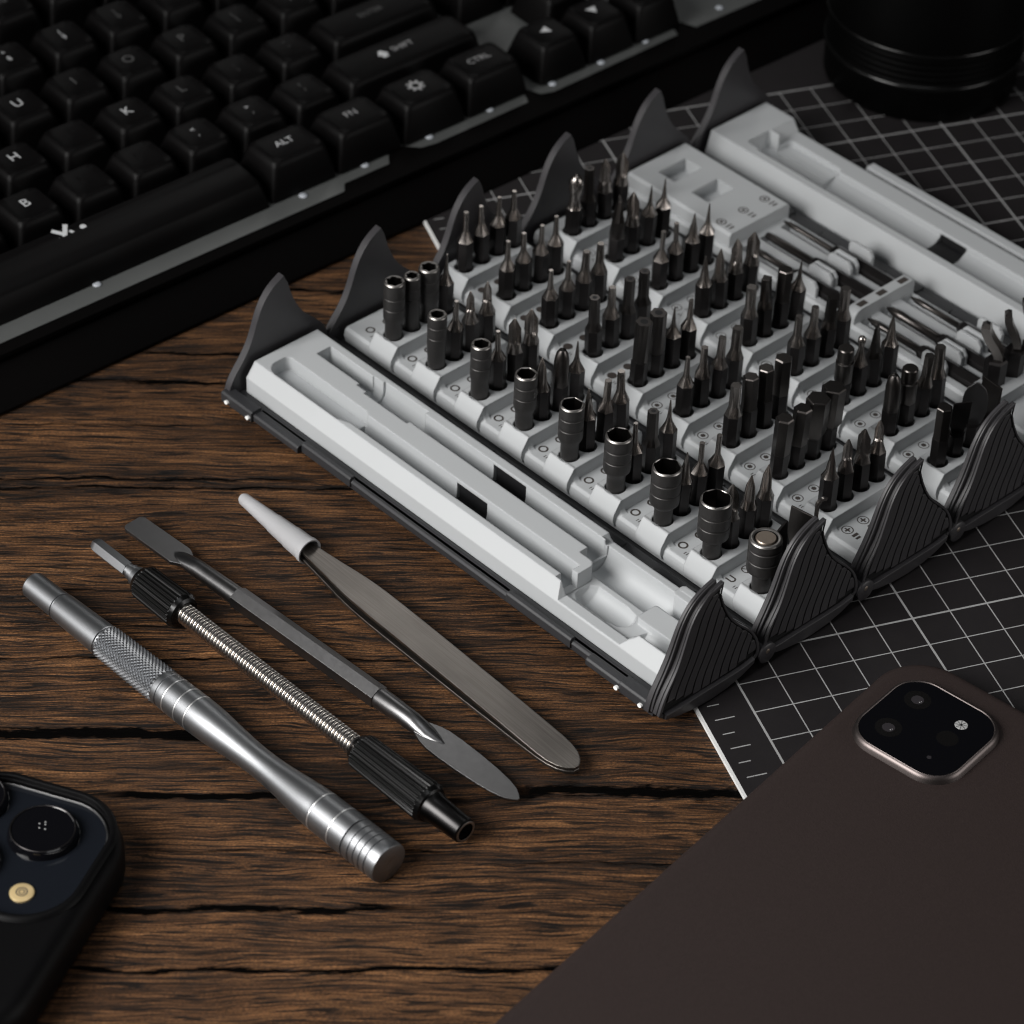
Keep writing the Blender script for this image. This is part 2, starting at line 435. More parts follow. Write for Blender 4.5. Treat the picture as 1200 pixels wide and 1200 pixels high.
def make_fin(parent, T0, right):
    b = MB()
    if right:
        b.prism([(T0 + x, z) for x, z in OUT], 155.9, 157.4, 'x')
        b.prism([(T0 + x * 0.985 + 0.5, z * 0.985 + 0.3) for x, z in OUT], 157.35, 158.1, 'x')
        SC = inset_left(1.9, 0.9)
        b.prism([(T0 + x, z) for x, z in SC], 158.05, 159.3, 'x')
        b.cur = 1; b.prism([(T0 + x, z) for x, z in offset_poly(SC, 0.4)], 159.2, 159.75, 'x'); b.cur = 0
        # swept ridges, parallel to the leading edge, divided by dark grooves
        for k in range(10):
            A, B = 2.5 + k * 3.05 + 0.22, 2.5 + (k + 1) * 3.05 - 0.22
            lo, hi = [], []
            z = 1.0
            while z < 33:
                xl = interp(FL, max(z, 4.7))
                if xl is None: break
                a, c = xl + A, xl + B
                zb = 4.6 + 0.010 * (a - 17) ** 2
                xr = interp(FR, z) if z > 4.7 else 33.0
                lim = (xr - 1.1) if xr is not None else 17.5
                if z >= zb and a < lim - 0.35:
                    lo.append((a, z)); hi.append((min(c, lim), z))
                z += 0.8
            if len(lo) > 2:
                poly = lo + hi[::-1]
                b.prism([(T0 + x, zz) for x, zz in poly], 159.7, 160.15, 'x')
        # frame round the ridges
        fr = []
        ring_o = SC; n = len(ring_o)
        cx, cz = 17.5, 13.5
        ring_i = [(x + (cx - x) * 0.055, zz + (cz - zz) * 0.055) for x, zz in ring_o]
        v = [(160.3, T0 + x, zz) for x, zz in ring_o] + [(160.3, T0 + x, zz) for x, zz in ring_i] + \
            [(159.5, T0 + x, zz) for x, zz in ring_o] + [(159.5, T0 + x, zz) for x, zz in ring_i]
        f = []
        for i in range(n):
            j = (i + 1) % n
            f += [[i, n + i, n + j, j], [i, j, 2 * n + j, 2 * n + i], [n + i, 3 * n + i, 3 * n + j, n + j]]
        b.add(v, f)
        # lower skirt that turns under
        sk = [(T0 + x, zz) for x, zz in FINB]
        up = [1.2 + 2.9 * sin(pi * min(1, max(0, (x - T0) / 33))) for x, zz in sk]
        ring = [[(160.1, x, zz + u + 0.3) for (x, zz), u in zip(sk, up)], [(161.0, x, zz + u) for (x, zz), u in zip(sk, up)], [(160.9, x, zz + 0.3) for x, zz in sk], [(158.2, x, zz - 0.05) for x, zz in sk], [(158.2, x, zz + u) for (x, zz), u in zip(sk, up)]]
        nn = len(sk); vv = [p for r in ring for p in r]; ff = []
        for k in range(5):
            k2 = (k + 1) % 5
            for i in range(nn - 1): ff.append([k * nn + i, k2 * nn + i, k2 * nn + i + 1, k * nn + i + 1])
        ff += [[k * nn for k in range(5)], [k * nn + nn - 1 for k in range(5)][::-1]]
        b.add(vv, ff)
    else:
        b.prism([(T0 + x, z) for x, z in OUT_IN], -2.1, 0.0, 'x')
    if right:
        b.v = [(155.9 + (x - 155.9) * (1.0 if z < 6 else 1.0 - 0.5 * min(1, (z - 6) / 27)), y, z) for x, y, z in b.v]
    return b.build('end_fin', [M['fin'], M['fingroove']], parent, smooth=28)

ARC = [(-0.6, 5.4), (-0.5, 4.2)] + [(x, z) for x, z in reversed(FINB)] + [(33.4, 4.2), (33.3, 5.4)]
for k in range(6):
    b = MB()
    prof = [(T[k] + max(x, 2.2 if k == 0 else -9), z) for x, z in ARC]
    prof += [(T[k] + 31.5, 5.6), (T[k] + 31.5, 3.6), (T[k] + 3.0, 3.6), (T[k] + 3.0, 4.2 if k == 0 else 5.6)]
    if k == 0: prof = prof[1:]
    b.prism(prof, -0.2, 156.2, 'x')
    if k == 0:
        for a, c, t0, h in ((-1.6, 10.6, -1.2, 5.4), (10.6, 28.2, -0.5, 4.4), (134, 146, -0.5, 4.4), (146, 157.5, -1.2, 5.4), (28.4, 47.2, 0.7, 5.2), (105, 127.5, 0.7, 5.2)):
            b.prism([(t0, 2.4), (t0, h - 0.5), (t0 + 0.5, h), (2.2, h), (3.0, 2.0), (t0 + 1.2, 1.8)], a, c, 'x')
        b.prism([(1.3, 1.6), (1.0, 3.7), (1.6, 4.2), (3.4, 4.2), (3.6, 1.4)], 10.6, 146, 'x')
    else:                                            # interlocking hinge knuckles along the joint
        for a in range(4, 130, 24):
            b.box(a, a + 11.6, T[k] - 1.6, T[k] + 1.9, 3.0, 6.4)
            b.box(a + 12, a + 23.6, T[k] - 3.2, T[k] + 0.2, 3.0, 6.2)
    sh = b.build('case_segment', M['shell'], case, smooth=28)
    make_fin(sh, T[k] - (1.9 if k == 0 else 0.4), True); make_fin(sh, T[k], False)
    p = MB()
    if k: p.lathe([(159.9, 0.8), (160.95, 0.8), (161.1, 0.5)], 16, 'x', (0, T[k] + (-0.8 if k == 0 else 0.7), 4.6))
    if k: p.build('hinge_pin', M['magnet'] if k else M['shell'], sh, smooth=40)
    kn = MB()
    if k: kn.lathe([(157.2, 2.9), (160.75, 2.9), (161.0, 2.55)], 28, 'x', (0, T[k] + (-0.6 if k == 0 else 0.9), 3.7))
    if k: kn.build('hinge_knuckle', M['fin'], sh, smooth=40)
    if k == 0:
        for s0 in (1.0, 9.5, 145.5, 153.5):
            d = MB(); d.lathe([(0, 0.55), (0.5, 0.5)], 14, 'z'); o = d.build('rivet', M['rivet'], sh, smooth=40)
            o.location = (s0 * MM, -1.15 * MM, 3.3 * MM); o.rotation_euler = (radians(80), 0, 0); o.scale = (1.3, 1, 1.4)

# ---- long front tray
def ucyl(a, c, t0, z0, r, top=14):
    """U-shaped groove solid along the case"""
    pts = [(t0 + r, top)] + [(t0 + r * cos(q), z0 + r * sin(q)) for q in [radians(-k * 180 / 12) for k in range(13)]] + [(t0 - r, top)]
    return MB().prism(pts, a, c, 'x')
b = MB(); b.prism([(5.0, 3.7), (4.9, 8.5), (7.8, 12.5), (29.2, 12.5), (29.5, 3.9)], 1.4, 154.6, 'x')
tray1 = b.build('handle_tray', M['tray'], case)
C1 = MB().prism(fillet([(5.2, 8.2), (33.5, 8.2), (39.2, 10.4), (39.2, 13.8), (36.5, 16.0), (5.2, 16.0)], [3.9, 1, 1, 1, 1, 1.6]), 8.2, 14, 'z')
C2 = ucyl(36.4, 115.2, 12.4, 8.0, 2.75)
C3 = MB().box(71.4, 82.4, 10.2, 16.6, 4.3, 11.2)
C4 = MB().box(9.3, 26.6, 22.2, 26.9, 7.0, 14)
C5 = ucyl(26.2, 30.4, 24.2, 9.6, 2.95)
C6 = ucyl(30.0, 46.6, 24.1, 9.6, 3.7)
C7 = ucyl(46.4, 112.2, 24.0, 8.2, 2.65)
C8 = MB().box(72.4, 84.2, 22.2, 28.2, 4.3, 11.6)
C9 = MB().prism([(115.6, 14), (116.6, 12.0), (118.2, 8.9), (139.2, 8.9), (141.0, 10.9), (142.0, 11.6), (144.4, 14)], 0, 9.6, 'y')
C10 = MB().prism([(110.2, 14), (111.8, 11.2), (112.8, 10.6), (137.2, 10.6), (137.8, 14)], 26.9, 34, 'y')
C15 = MB().box(114.4, 118.2, 7.9, 12.6, 8.0, 14)
C11 = MB().prism(fillet([(111.6, 18.6), (117.3, 18.6), (117.3, 8.2), (153.2, 8.2), (153.2, 27.0), (111.6, 27.0)], [0.5, 2.0, 1, 0.5, 0.5, 1.5]), 7.6, 14, 'z')
C12 = ucyl(113.0, 150, 23.0, 9.0, 4.3)
C13 = MB().lathe([(117.6, 0.5), (118.2, 2.6), (120, 3.9), (130, 3.9), (133.5, 3.2), (135, 1.6), (135.4, 0.3)], 24, 'x', (0, 13.6, 8.3))
C14 = MB().lathe([(139.0, 0.3), (139.8, 2.2), (141.5, 2.9), (152, 2.9), (152.6, 1)], 24, 'x', (0, 12.2, 8.3))
for i, c in enumerate((C1, C2, C3, C4, C5, C6, C7, C8, C9, C10, C11, C12, C13, C14)):
    if i in (8, 9): c.f = [q for q in c.f]
cut(tray1, [C1, C2, C3, C4, C5, C6, C7, C8, C9, C10, C11, C12, C13, C14, C15])
ex = MB()
ex.prism(fillet([(135.5, 14.8), (153.3, 14.8), (153.3, 21.3), (135.5, 21.3)], [0.8, 0.2, 0.2, 0.8]), 5.5, 9.7, 'z')
ex.prism(fillet([(136.9, 25.2), (150, 25.2), (150, 29.1), (136.9, 29.1)], [1.2, 0.2, 0.2, 0.8]), 5.5, 12.45, 'z')
join_into(tray1, ex)
mg = MB(); mg.box(71.6, 82.2, 9.9, 16.4, 4.6, 6.4); mg.box(71.6, 82.2, 15.9, 16.45, 5, 11.0); mg.box(72.6, 84.0, 22.4, 28.0, 4.6, 6.2); mg.box(72.6, 84.0, 27.5, 28.1, 5, 11.4)
mg.build('magnet_slot', M['black'], tray1)

# ---- three stepped bit trays
ROWS = {1: 16.3, 2: 5.6, 3: 12.0}
PITCH = 16.65
COLS = [9.3, 15.45, 21.4, 27.2]
def bit_tray(k):
    T0 = T[k]; b = MB()
    prof = [(5.6, 3.9), (5.0, 6.2), (5.4, 7.9), (6.1, 8.5), (29.2, 8.5), (30.4, 7.6), (30.8, 3.9)]
    b.prism([(T0 + x, z) for x, z in prof], 1.4, 154.6, 'x')
    for r in range(9):
        s0 = ROWS[k] + PITCH * r
        a, c = max(s0 - 4.1, 1.4), min(s0 + 4.75, 154.4)
        # front lip
        lip = [(7.0, 12.5), (6.4, 12.35), (4.3, 9.0), (4.15, 7.2), (4.9, 5.2), (7.0, 5.2)]
        b.prism([(T0 + x, z) for x, z in lip], a, c, 'x')
        # back end
        b.prism([(T0 + 29.7, 12.5), (T0 + 30.4, 12.2), (T0 + 30.7, 11.3), (T0 + 30.7, 8.0), (T0 + 29.7, 8.0)], a, c, 'x')
        # side walls
        b.add([(a, T0 + 7.0, 12.5), (a, T0 + 29.7, 12.5), (a, T0 + 29.7, 8.3), (a, T0 + 7.0, 8.3)], [(0, 1, 2, 3)])
        b.add([(c, T0 + 7.0, 12.5), (c, T0 + 29.7, 12.5), (c, T0 + 29.7, 8.3), (c, T0 + 7.0, 8.3)], [(3, 2, 1, 0)])
        # concave fillet at the foot of the right wall
        fi = [(c, 8.45), (c, 9.9)] + [(c + 1.5 - 1.5 * cos(radians(q)), 9.95 - 1.5 * sin(radians(q))) for q in (15, 35, 55, 75, 90)]
        b.prism(fi, T0 + 6.4, T0 + 8.2, 'y')
        # tiles with a round hole
        edges = [7.0, (COLS[0] + COLS[1]) / 2, (COLS[1] + COLS[2]) / 2, (COLS[2] + COLS[3]) / 2, 29.7]
        N = 24
        for j in range(4):
            y0, y1 = edges[j], edges[j + 1]; cy = COLS[j]; rr = 2.72
            sq, ci, lo = [], [], []
            for i in range(N):
                an = 2 * pi * i / N + pi / 4
                dx, dy = cos(an), sin(an)
                kx = ((c - s0) if dx > 0 else (s0 - a)) / max(abs(dx), 1e-6)
                ky = ((y1 - cy) if dy > 0 else (cy - y0)) / max(abs(dy), 1e-6)
                q = min(kx, ky)
                sq.append((s0 + dx * q, T0 + cy + dy * q, 12.5))
                ci.append((s0 + dx * rr, T0 + cy + dy * rr, 12.5)); lo.append((s0 + dx * rr, T0 + cy + dy * rr, 6.2))
            v = sq + ci + lo
            # exact square corners
            corners = [(c, T0 + y1), (a, T0 + y1), (a, T0 + y0), (c, T0 + y0)]
            base = len(v); v += [(x, y, 12.5) for x, y in corners]
            f = []
            for i in range(N):
                i2 = (i + 1) % N
                p, q = sq[i], sq[i2]
                onx = lambda w: 'R' if abs(w[0] - c) < 1e-4 else ('L' if abs(w[0] - a) < 1e-4 else '')
                ony = lambda w: 'U' if abs(w[1] - T0 - y1) < 1e-4 else ('D' if abs(w[1] - T0 - y0) < 1e-4 else '')
                sp, sqq = (onx(p) or ony(p)), (onx(q) or ony(q))
                quad = [i, i2, N + i2, N + i]
                same = (onx(p) and onx(p) == onx(q)) or (ony(p) and ony(p) == ony(q))
                if not same:
                    kx = 'R' if 'R' in (onx(p), onx(q)) else 'L'
                    ky = 'U' if 'U' in (ony(p), ony(q)) else 'D'
                    ci_ = {'RU': 0, 'LU': 1, 'LD': 2, 'RD': 3}[kx + ky]
                    quad = [i, base + ci_, i2, N + i2, N + i]
                f.append(quad)
                f.append([N + i, N + i2, 2 * N + i2, 2 * N + i])
            f.append([2 * N + i for i in range(N)])
            b.add(v, f)
    o = b.build('bit_tray', M['tray'], case, smooth=30)
    ic = MB()
    for r in range(9):
        s0 = ROWS[k] + PITCH * r - 9.7
        if r == 8 and k == 2: pass
        if s0 < 2.6: continue
        for ct in (9.8, 15.75):
            y = T0 + ct; z = 8.515
            if k == 1:
                if r == 8: continue
                ic.disc(s0, y, z, 1.35, 20, 0.85)
            elif k == 2:
                if r < 5: ic.disc(s0, y, z, 1.35, 20)
                else: ic.disc(s0, y, z, 1.5, 20, 1.22); ic.disc(s0, y, z, 0.75, 6)
            else:
                ic.disc(s0, y, z, 1.5, 20, 1.25); ic.disc(s0, y, z, 0.72, 8 if r > 4 else 3)
        # small size mark beside the lip
        for q in range(2):
            ic.strip([(s0 + 2.4 + q * 0.7, T0 + 7.6), (s0 + 2.4 + q * 0.7, T0 + 8.6)], 0.25, 8.515)
    if k == 1:
        s0 = ROWS[1] + PITCH * 8 - 9.9
        ic.strip([(s0 - 1.1, T0 + 8.9), (s0 + 0.9, T0 + 8.9), (s0 + 1.3, T0 + 9.6), (s0 + 0.9, T0 + 10.4), (s0 - 1.1, T0 + 10.4)], 0.45, 8.515)
        ic.disc(s0 + 0.2, T0 + 15.2, 8.515, 1.5, 20, 1.2); ic.strip([(s0 + 0.2, T0 + 15.2), (s0 + 0.2, T0 + 16.5)], 0.3, 8.52); ic.strip([(s0 + .2, T0 + 15.2), (s0 + 1.2, T0 + 14.4)], 0.3, 8.52); ic.strip([(s0 + .2, T0 + 15.2), (s0 - .8, T0 + 14.4)], 0.3, 8.52)
    if k == 2:
        s0 = ROWS[2] + PITCH * 8 + 6.9
        for ct in (10.1, 15.9):
            ic.disc(s0, T0 + ct, 8.515, 1.6, 20, 1.3); ic.strip([(s0 - .9, T0 + ct), (s0 + .9, T0 + ct)], 0.5, 8.518); ic.strip([(s0, T0 + ct - .9), (s0, T0 + ct + .9)], 0.5, 8.52)
            ic.strip([(s0 + 2.6, T0 + ct - 1), (s0 + 2.6, T0 + ct + 1.0)], 0.9, 8.515); ic.strip([(s0 + 3.8, T0 + ct - 1), (s0 + 3.8, T0 + ct + .6)], 0.7, 8.515)
    ic.build('printed_icons', M['ink'], o)
    return o
trays = {k: bit_tray(k) for k in (1, 2, 3)}

# ---- rack for long drivers
T5 = T[4]
LANES = [10.6, 18.4, 27.0]
b = MB(); b.prism([(T5 + 5.6, 3.9), (T5 + 5.2, 7.4), (T5 + 6.0, 8.2), (T5 + 29.4, 8.2), (T5 + 30.4, 7.4), (T5 + 30.6, 3.9)], 1.4, 154.6, 'x')
rack = b.build('driver_rack', M['tray'], case)
cut(rack, [ucyl(44, 84.8, T5 + l, 7.9, 2.3, 12) for l in LANES] + [ucyl(88.6, 129, T5 + l, 7.9, 2.3, 12) for l in LANES])
ex = MB()
for l in LANES:
    for s0, s1 in ((64.8, 73.4), (111.4, 119.9)):
        for sg in (-1, 1):
            t0 = T5 + l + sg * 3.05
            ex.prism([(s0, 7.5), (s0 + 0.1, 11.8), (s0 + 0.9, 12.7), (s1 - 1.3, 12.7), (s1 - 0.1, 11.2), (s1, 7.5)], t0 - 0.5, t0 + 0.5, 'y')
ex.prism(fillet([(T5 + 6.0, 5), (T5 + 6.0, 12.2), (T5 + 30.2, 12.2), (T5 + 30.2, 5)], [0, 2.6, 1.2, 0]), 85.0, 88.4, 'x')
ex.prism([(T5 + 6.0, 7), (T5 + 6.0, 11.6), (T5 + 7.0, 12.3), (T5 + 29.7, 12.3), (T5 + 30.5, 11.5), (T5 + 30.5, 7)], 129.5, 138.4, 'x')
join_into(rack, ex)
b = MB(); b.prism([(T5 + 6.3, 7.5), (T5 + 6.3, 11.8), (T5 + 7.0, 12.5), (T5 + 29.6, 12.5), (T5 + 30.3, 11.8), (T5 + 30.3, 7.5)], 1.4, 41.6, 'x')
blk = b.build('slotted_block', M['tray'], rack)
cut(blk, [MB().box(6.9, 13.3, T5 + 13.2, T5 + 23.9, 8.4, 14), MB().box(20.0, 26.4, T5 + 13.1, T5 + 23.4, 8.4, 14)])
ic = MB()
for ct in (9.0, 17.8, 26.4):
    ic.disc(35.6, T5 + ct, 12.515, 1.5, 20, 1.1); ic.disc(35.6, T5 + ct, 12.515, 0.6, 8)
    ic.strip([(38.2, T5 + ct - 1.0), (38.2, T5 + ct + 1.3)], 0.5, 12.515); ic.strip([(39.4, T5 + ct - 0.8), (39.4, T5 + ct + 1.1)], 0.6, 12.515)
ic.build('printed_icons', M['ink'], rack)
dk = MB()
for l in LANES: dk.box(85.8, 87.6, T5 + l - 1.6, T5 + l + 1.6, 11.9, 12.28)
dk.build('notch_shade', M['ink'], rack)  # dark slabs stand in for the shade of notches that are not cut

# ---- rear long tray
T6 = T[5]
b = MB(); b.prism([(T6 + 4.4, 3.9), (T6 + 4.6, 6.2), (T6 + 6.4, 12.5), (T6 + 29.3, 12.5), (T6 + 29.5, 3.9)], 1.4, 154.6, 'x')
tray6 = b.build('rear_tray', M['tray'], case)
cut(tray6, [MB().prism([(11.5, 14), (12.8, 12.0), (14.8, 8.9), (160, 8.9), (160, 14)], T6 + 20.0, T6 + 34, 'y'),
            MB().prism(fillet([(12.2, 10.0), (36, 10.0), (36, 19.4), (12.2, 19.4)], [1.2, .2, .2, .8]), 7.2, 14, 'z') if False else
            MB().prism(fillet([(12.2, T6 + 10.0), (38, T6 + 10.0), (38, T6 + 19.4), (12.2, T6 + 19.4)], [1.2, .2, .2, .8]), 6.8, 14, 'z'),
            MB().prism(fillet([(16, T6 + 9.2), (36.2, T6 + 9.2), (36.2, T6 + 24.5), (16, T6 + 24.5)], [2, .4, .4, 2]), 7.0, 14, 'z'),
            MB().prism([(T6 + 9.0, 14), (T6 + 9.4, 8.0), (T6 + 11.5, 5.2), (T6 + 20, 5.2), (T6 + 23.0, 7.0), (T6 + 23.8, 14)], 35.6, 150, 'x'),
            MB().box(75.0, 84.5, T6 + 10.4, T6 + 25.4, 4.2, 7.9)])
mg = MB(); mg.box(75.2, 84.3, T6 + 10.6, T6 + 25.2, 4.3, 5.6); mg.box(75.2, 84.3, T6 + 23.4, T6 + 25.2, 5.4, 7.6); mg.build('magnet_slot', M['black'], tray6)
b = MB(); b.prism([(T6 + 32.4, 3.6), (T6 + 32.4, 7.0), (T6 + 33.0, 7.6), (T6 + 35.6, 7.6), (T6 + 36.3, 6.9), (T6 + 36.3, 3.6)], 38.5, 153, 'x')
b.build('closing_rail', M['tray'], case)

# ------------------------------------------------------------------ bits
NA = 24
def ring(z, r, kind='circ', w=0.0):
    out = []
    for i in range(NA):
        a = 2 * pi * i / NA
        if kind == 'hex':
            q = (a % (pi / 3)) - pi / 6; rr = r / cos(q)
        elif kind == 'cross':
            rr = r * (1 - 0.42 * abs(sin(2 * a)) ** 0.8)
        elif kind == 'star':
            rr = r * (1 - 0.17 * (0.5 - 0.5 * cos(6 * a)))
        elif kind == 'tri':
            rr = r * (1 - 0.34 * (0.5 - 0.5 * cos(3 * a)))
        elif kind == 'square':
            q = (a % (pi / 2)) - pi / 4; rr = r / cos(q)
        elif kind == 'flat':
            rr = min(r / max(abs(cos(a)), 1e-3), w / max(abs(sin(a)), 1e-3))
            rr = min(rr, math.hypot(r, w))
        else: rr = r
        out.append((rr * cos(a), rr * sin(a), z))
    return out
HX = 2.0
def cone(z, r): return ring(z, r)
BIT = {
 # kind: (shank top, [tip rings])
 'rod':    (8.6, [ring(8.6, HX * 1.02), cone(11.6, 0.78), cone(12.2, 0.7), cone(17.6, 0.68)], 'slender round tip'),
 'thin':   (8.8, [ring(8.8, HX * 1.02), cone(11.3, 1.0), cone(12.0, 0.82), ring(17.4, 0.6, 'star')], 'slim tapering tip'),
 'needle': (9.2, [ring(9.2, HX * 1.02), cone(11.6, 0.95), cone(13, 0.62), cone(18.2, 0.16)], 'needle-fine tip'),
 'cone':   (9.4, [ring(9.4, HX), cone(11.2, 1.3), cone(13.5, 1.0), ring(15.5, 0.75, 'cross'), cone(18.1, 0.15)], 'sharply pointed tip'),
 'cross':  (8.4, [ring(8.4, HX * 1.02), cone(10.8, 1.35), cone(12.0, 1.25), ring(12.4, 1.25, 'cross'), ring(15.6, 1.15, 'cross'), ring(17.8, 0.25, 'cross')], 'small cross tip'),
 'bigcross': (8.2, [ring(8.2, HX * 1.02), cone(9.8, 1.75), cone(11, 1.7), ring(11.6, 1.85, 'cross'), ring(15.6, 1.75, 'cross'), ring(18.2, 0.3, 'cross')], 'broad cross tip'),
 'torx':   (8.6, [ring(8.6, HX * 1.02), cone(11.2, 1.3), ring(11.9, 1.15, 'star'), ring(17.6, 0.98, 'star')], 'star-ribbed tip'),
 'star':   (7.6, [ring(7.6, HX * 1.02), cone(9.6, 1.5), ring(10.4, 1.5, 'star'), ring(17.8, 1.45, 'star')], 'wide hollow star tip'),
 'bigstar': (7.0, [ring(7.0, HX * 1.02), ring(9.2, 2.1, 'star'), ring(19.4, 2.25, 'star')], 'thick hollow star tip'),
 'hexs':   (8.6, [ring(8.6, HX * 1.02), cone(11.0, 1.45), ring(11.5, 1.22, 'hex'), ring(17.8, 1.2, 'hex')], 'small hexagonal tip'),
 'hexm':   (8.0, [ring(8.0, HX * 1.02), ring(8.6, 1.8, 'hex'), ring(17.5, 1.8, 'hex'), ring(17.8, 1.55, 'hex')], 'straight hexagonal tip'),
 'hexl':   (6.8, [ring(6.8, HX * 1.02), ring(7.4, 2.05, 'hex'), ring(17.4, 2.05, 'hex'), ring(17.8, 1.75, 'hex')], 'thick hexagonal tip'),
 'hexxl':  (6.0, [ring(6.0, HX * 1.02), ring(7.5, 2.7, 'hex'), ring(17.9, 2.7, 'hex'), ring(18.2, 2.45, 'hex')], 'extra thick hexagonal tip'),
 'ball':   (8.0, [ring(8.0, HX * 1.02), cone(9.0, 1.6), cone(12.0, 1.45), cone(13.5, 1.9), cone(15.6, 2.05), cone(17.4, 1.7), cone(18.4, 0.9), cone(18.7, 0.25)], 'rounded capsule tip'),
 'dome':   (7.0, [ring(7.0, HX * 1.02), ring(8.2, 2.1), cone(14.5, 1.95), cone(16.6, 1.6), cone(17.8, 0.9), cone(18.1, 0.2)], 'smooth domed tip'),
 'flat':   (8.6, [ring(8.6, HX * 1.02), cone(10.4, 1.55), ring(13.6, 1.5, 'flat', 0.75), ring(17.9, 1.5, 'flat', 0.28)], 'flat blade tip'),
 'bigflat': (6.8, [ring(6.8, HX * 1.02), cone(8, 2.2), ring(12.5, 2.3, 'flat', 1.5), ring(18.9, 2.2, 'flat', 0.4)], 'broad chisel tip'),
 'square': (8.4, [ring(8.4, HX * 1.02), cone(10.4, 1.5), ring(11.2, 1.25, 'square'), ring(17.6, 1.1, 'square')], 'square tip'),
 'tri':    (8.4, [ring(8.4, HX * 1.02), cone(10.0, 1.6), ring(11.0, 1.6, 'tri'), ring(15.0, 1.25, 'tri'), ring(18.0, 0.2, 'tri')], 'three-winged tapering tip'),
 'smallball': (8.6, [ring(8.6, HX * 1.02), cone(11.6, 1.1), cone(13.4, 0.75), cone(14.6, 0.75), cone(15.4, 1.05), cone(16.4, 1.05), cone(17.1, 0.6), cone(17.3, 0.15)], 'small ball tip'),
 'collar': (6.5, [ring(6.5, HX * 1.02), ring(7.2, 2.35), ring(12.8, 2.35), ring(13.0, 1.95), ring(13.9, 1.95), ring(14.1, 2.2), ring(16.8, 2.05), ring(17.1, 1.8)], 'grooved round collar'),
}
BIGDARK = {'bigstar', 'hexm', 'hexl', 'hexxl', 'bigflat', 'collar', 'dome', 'star', 'square', 'flat'}
mesh_cache = {}
def bit_meshes(kind):
    if kind in mesh_cache: return mesh_cache[kind]
    top, rings, _ = BIT[kind]
    a = MB(); a.loft([ring(-5.8, HX, 'hex'), ring(top - 0.01, HX, 'hex')])
    o = a.build('shank', M['shank'], smooth=25); sm = o.data; bpy.data.objects.remove(o)
    a = MB(); a.loft([ring(top - 0.01, HX, 'hex')] + rings[1:] if kind not in ('bigstar',) else rings)
    if kind in ('star', 'bigstar'):
        z = rings[-1][0][2]; r = 0.62 if kind == 'star' else 1.05
        a.cur = 1; a.disc(0, 0, z + 0.02, r, 14); a.cur = 0  # black disc painted on for the shaded hole in the tip
    o = a.build('tip', [M['tipdark'] if kind in BIGDARK else M['tip'], M['black']], smooth=25 if kind in BIGDARK else 40)
    tm = o.data; bpy.data.objects.remove(o)
    mesh_cache[kind] = (sm, tm); return sm, tm

ORD = ['first', 'second', 'third', 'fourth', 'fifth', 'sixth', 'seventh', 'eighth', 'ninth']
TRAYNAME = {1: 'socket tray', 2: 'middle tray', 3: 'rear tray'}
HOLE = ['nearest hole', 'second hole', 'third hole', 'farthest hole']
protos = {}
def place_bit(kind, k, r, c, dz=0.0):
    lab = 'dark bit with %s, %s of %s row, %s' % (BIT[kind][2], HOLE[c], ORD[r], TRAYNAME[k])
    loc = case_w(ROWS[k] + PITCH * r, T[k] + COLS[c], 12.5 + dz)
    rz = random.uniform(0, pi)
    if kind not in protos:
        o = thing('screwdriver_bit', loc, rz)
        for nm, me in zip(('shank', 'tip'), bit_meshes(kind)):
            q = bpy.data.objects.new(nm, me); COL.objects.link(q); q.parent = o
        protos[kind] = o
    else:
        src = protos[kind]
        o = src.copy(); COL.objects.link(o)
        for ch in src.children:
            q = ch.copy(); COL.objects.link(q); q.parent = o
        o.location = [v * MM for v in loc]; o.rotation_euler = (0, 0, rz)
    o.rotation_euler = (random.uniform(-.03, .03), random.uniform(-.03, .03), rz)
    tag(o, lab, 'screwdriver bit', 'screwdriver bits standing in the bit trays')
    return o

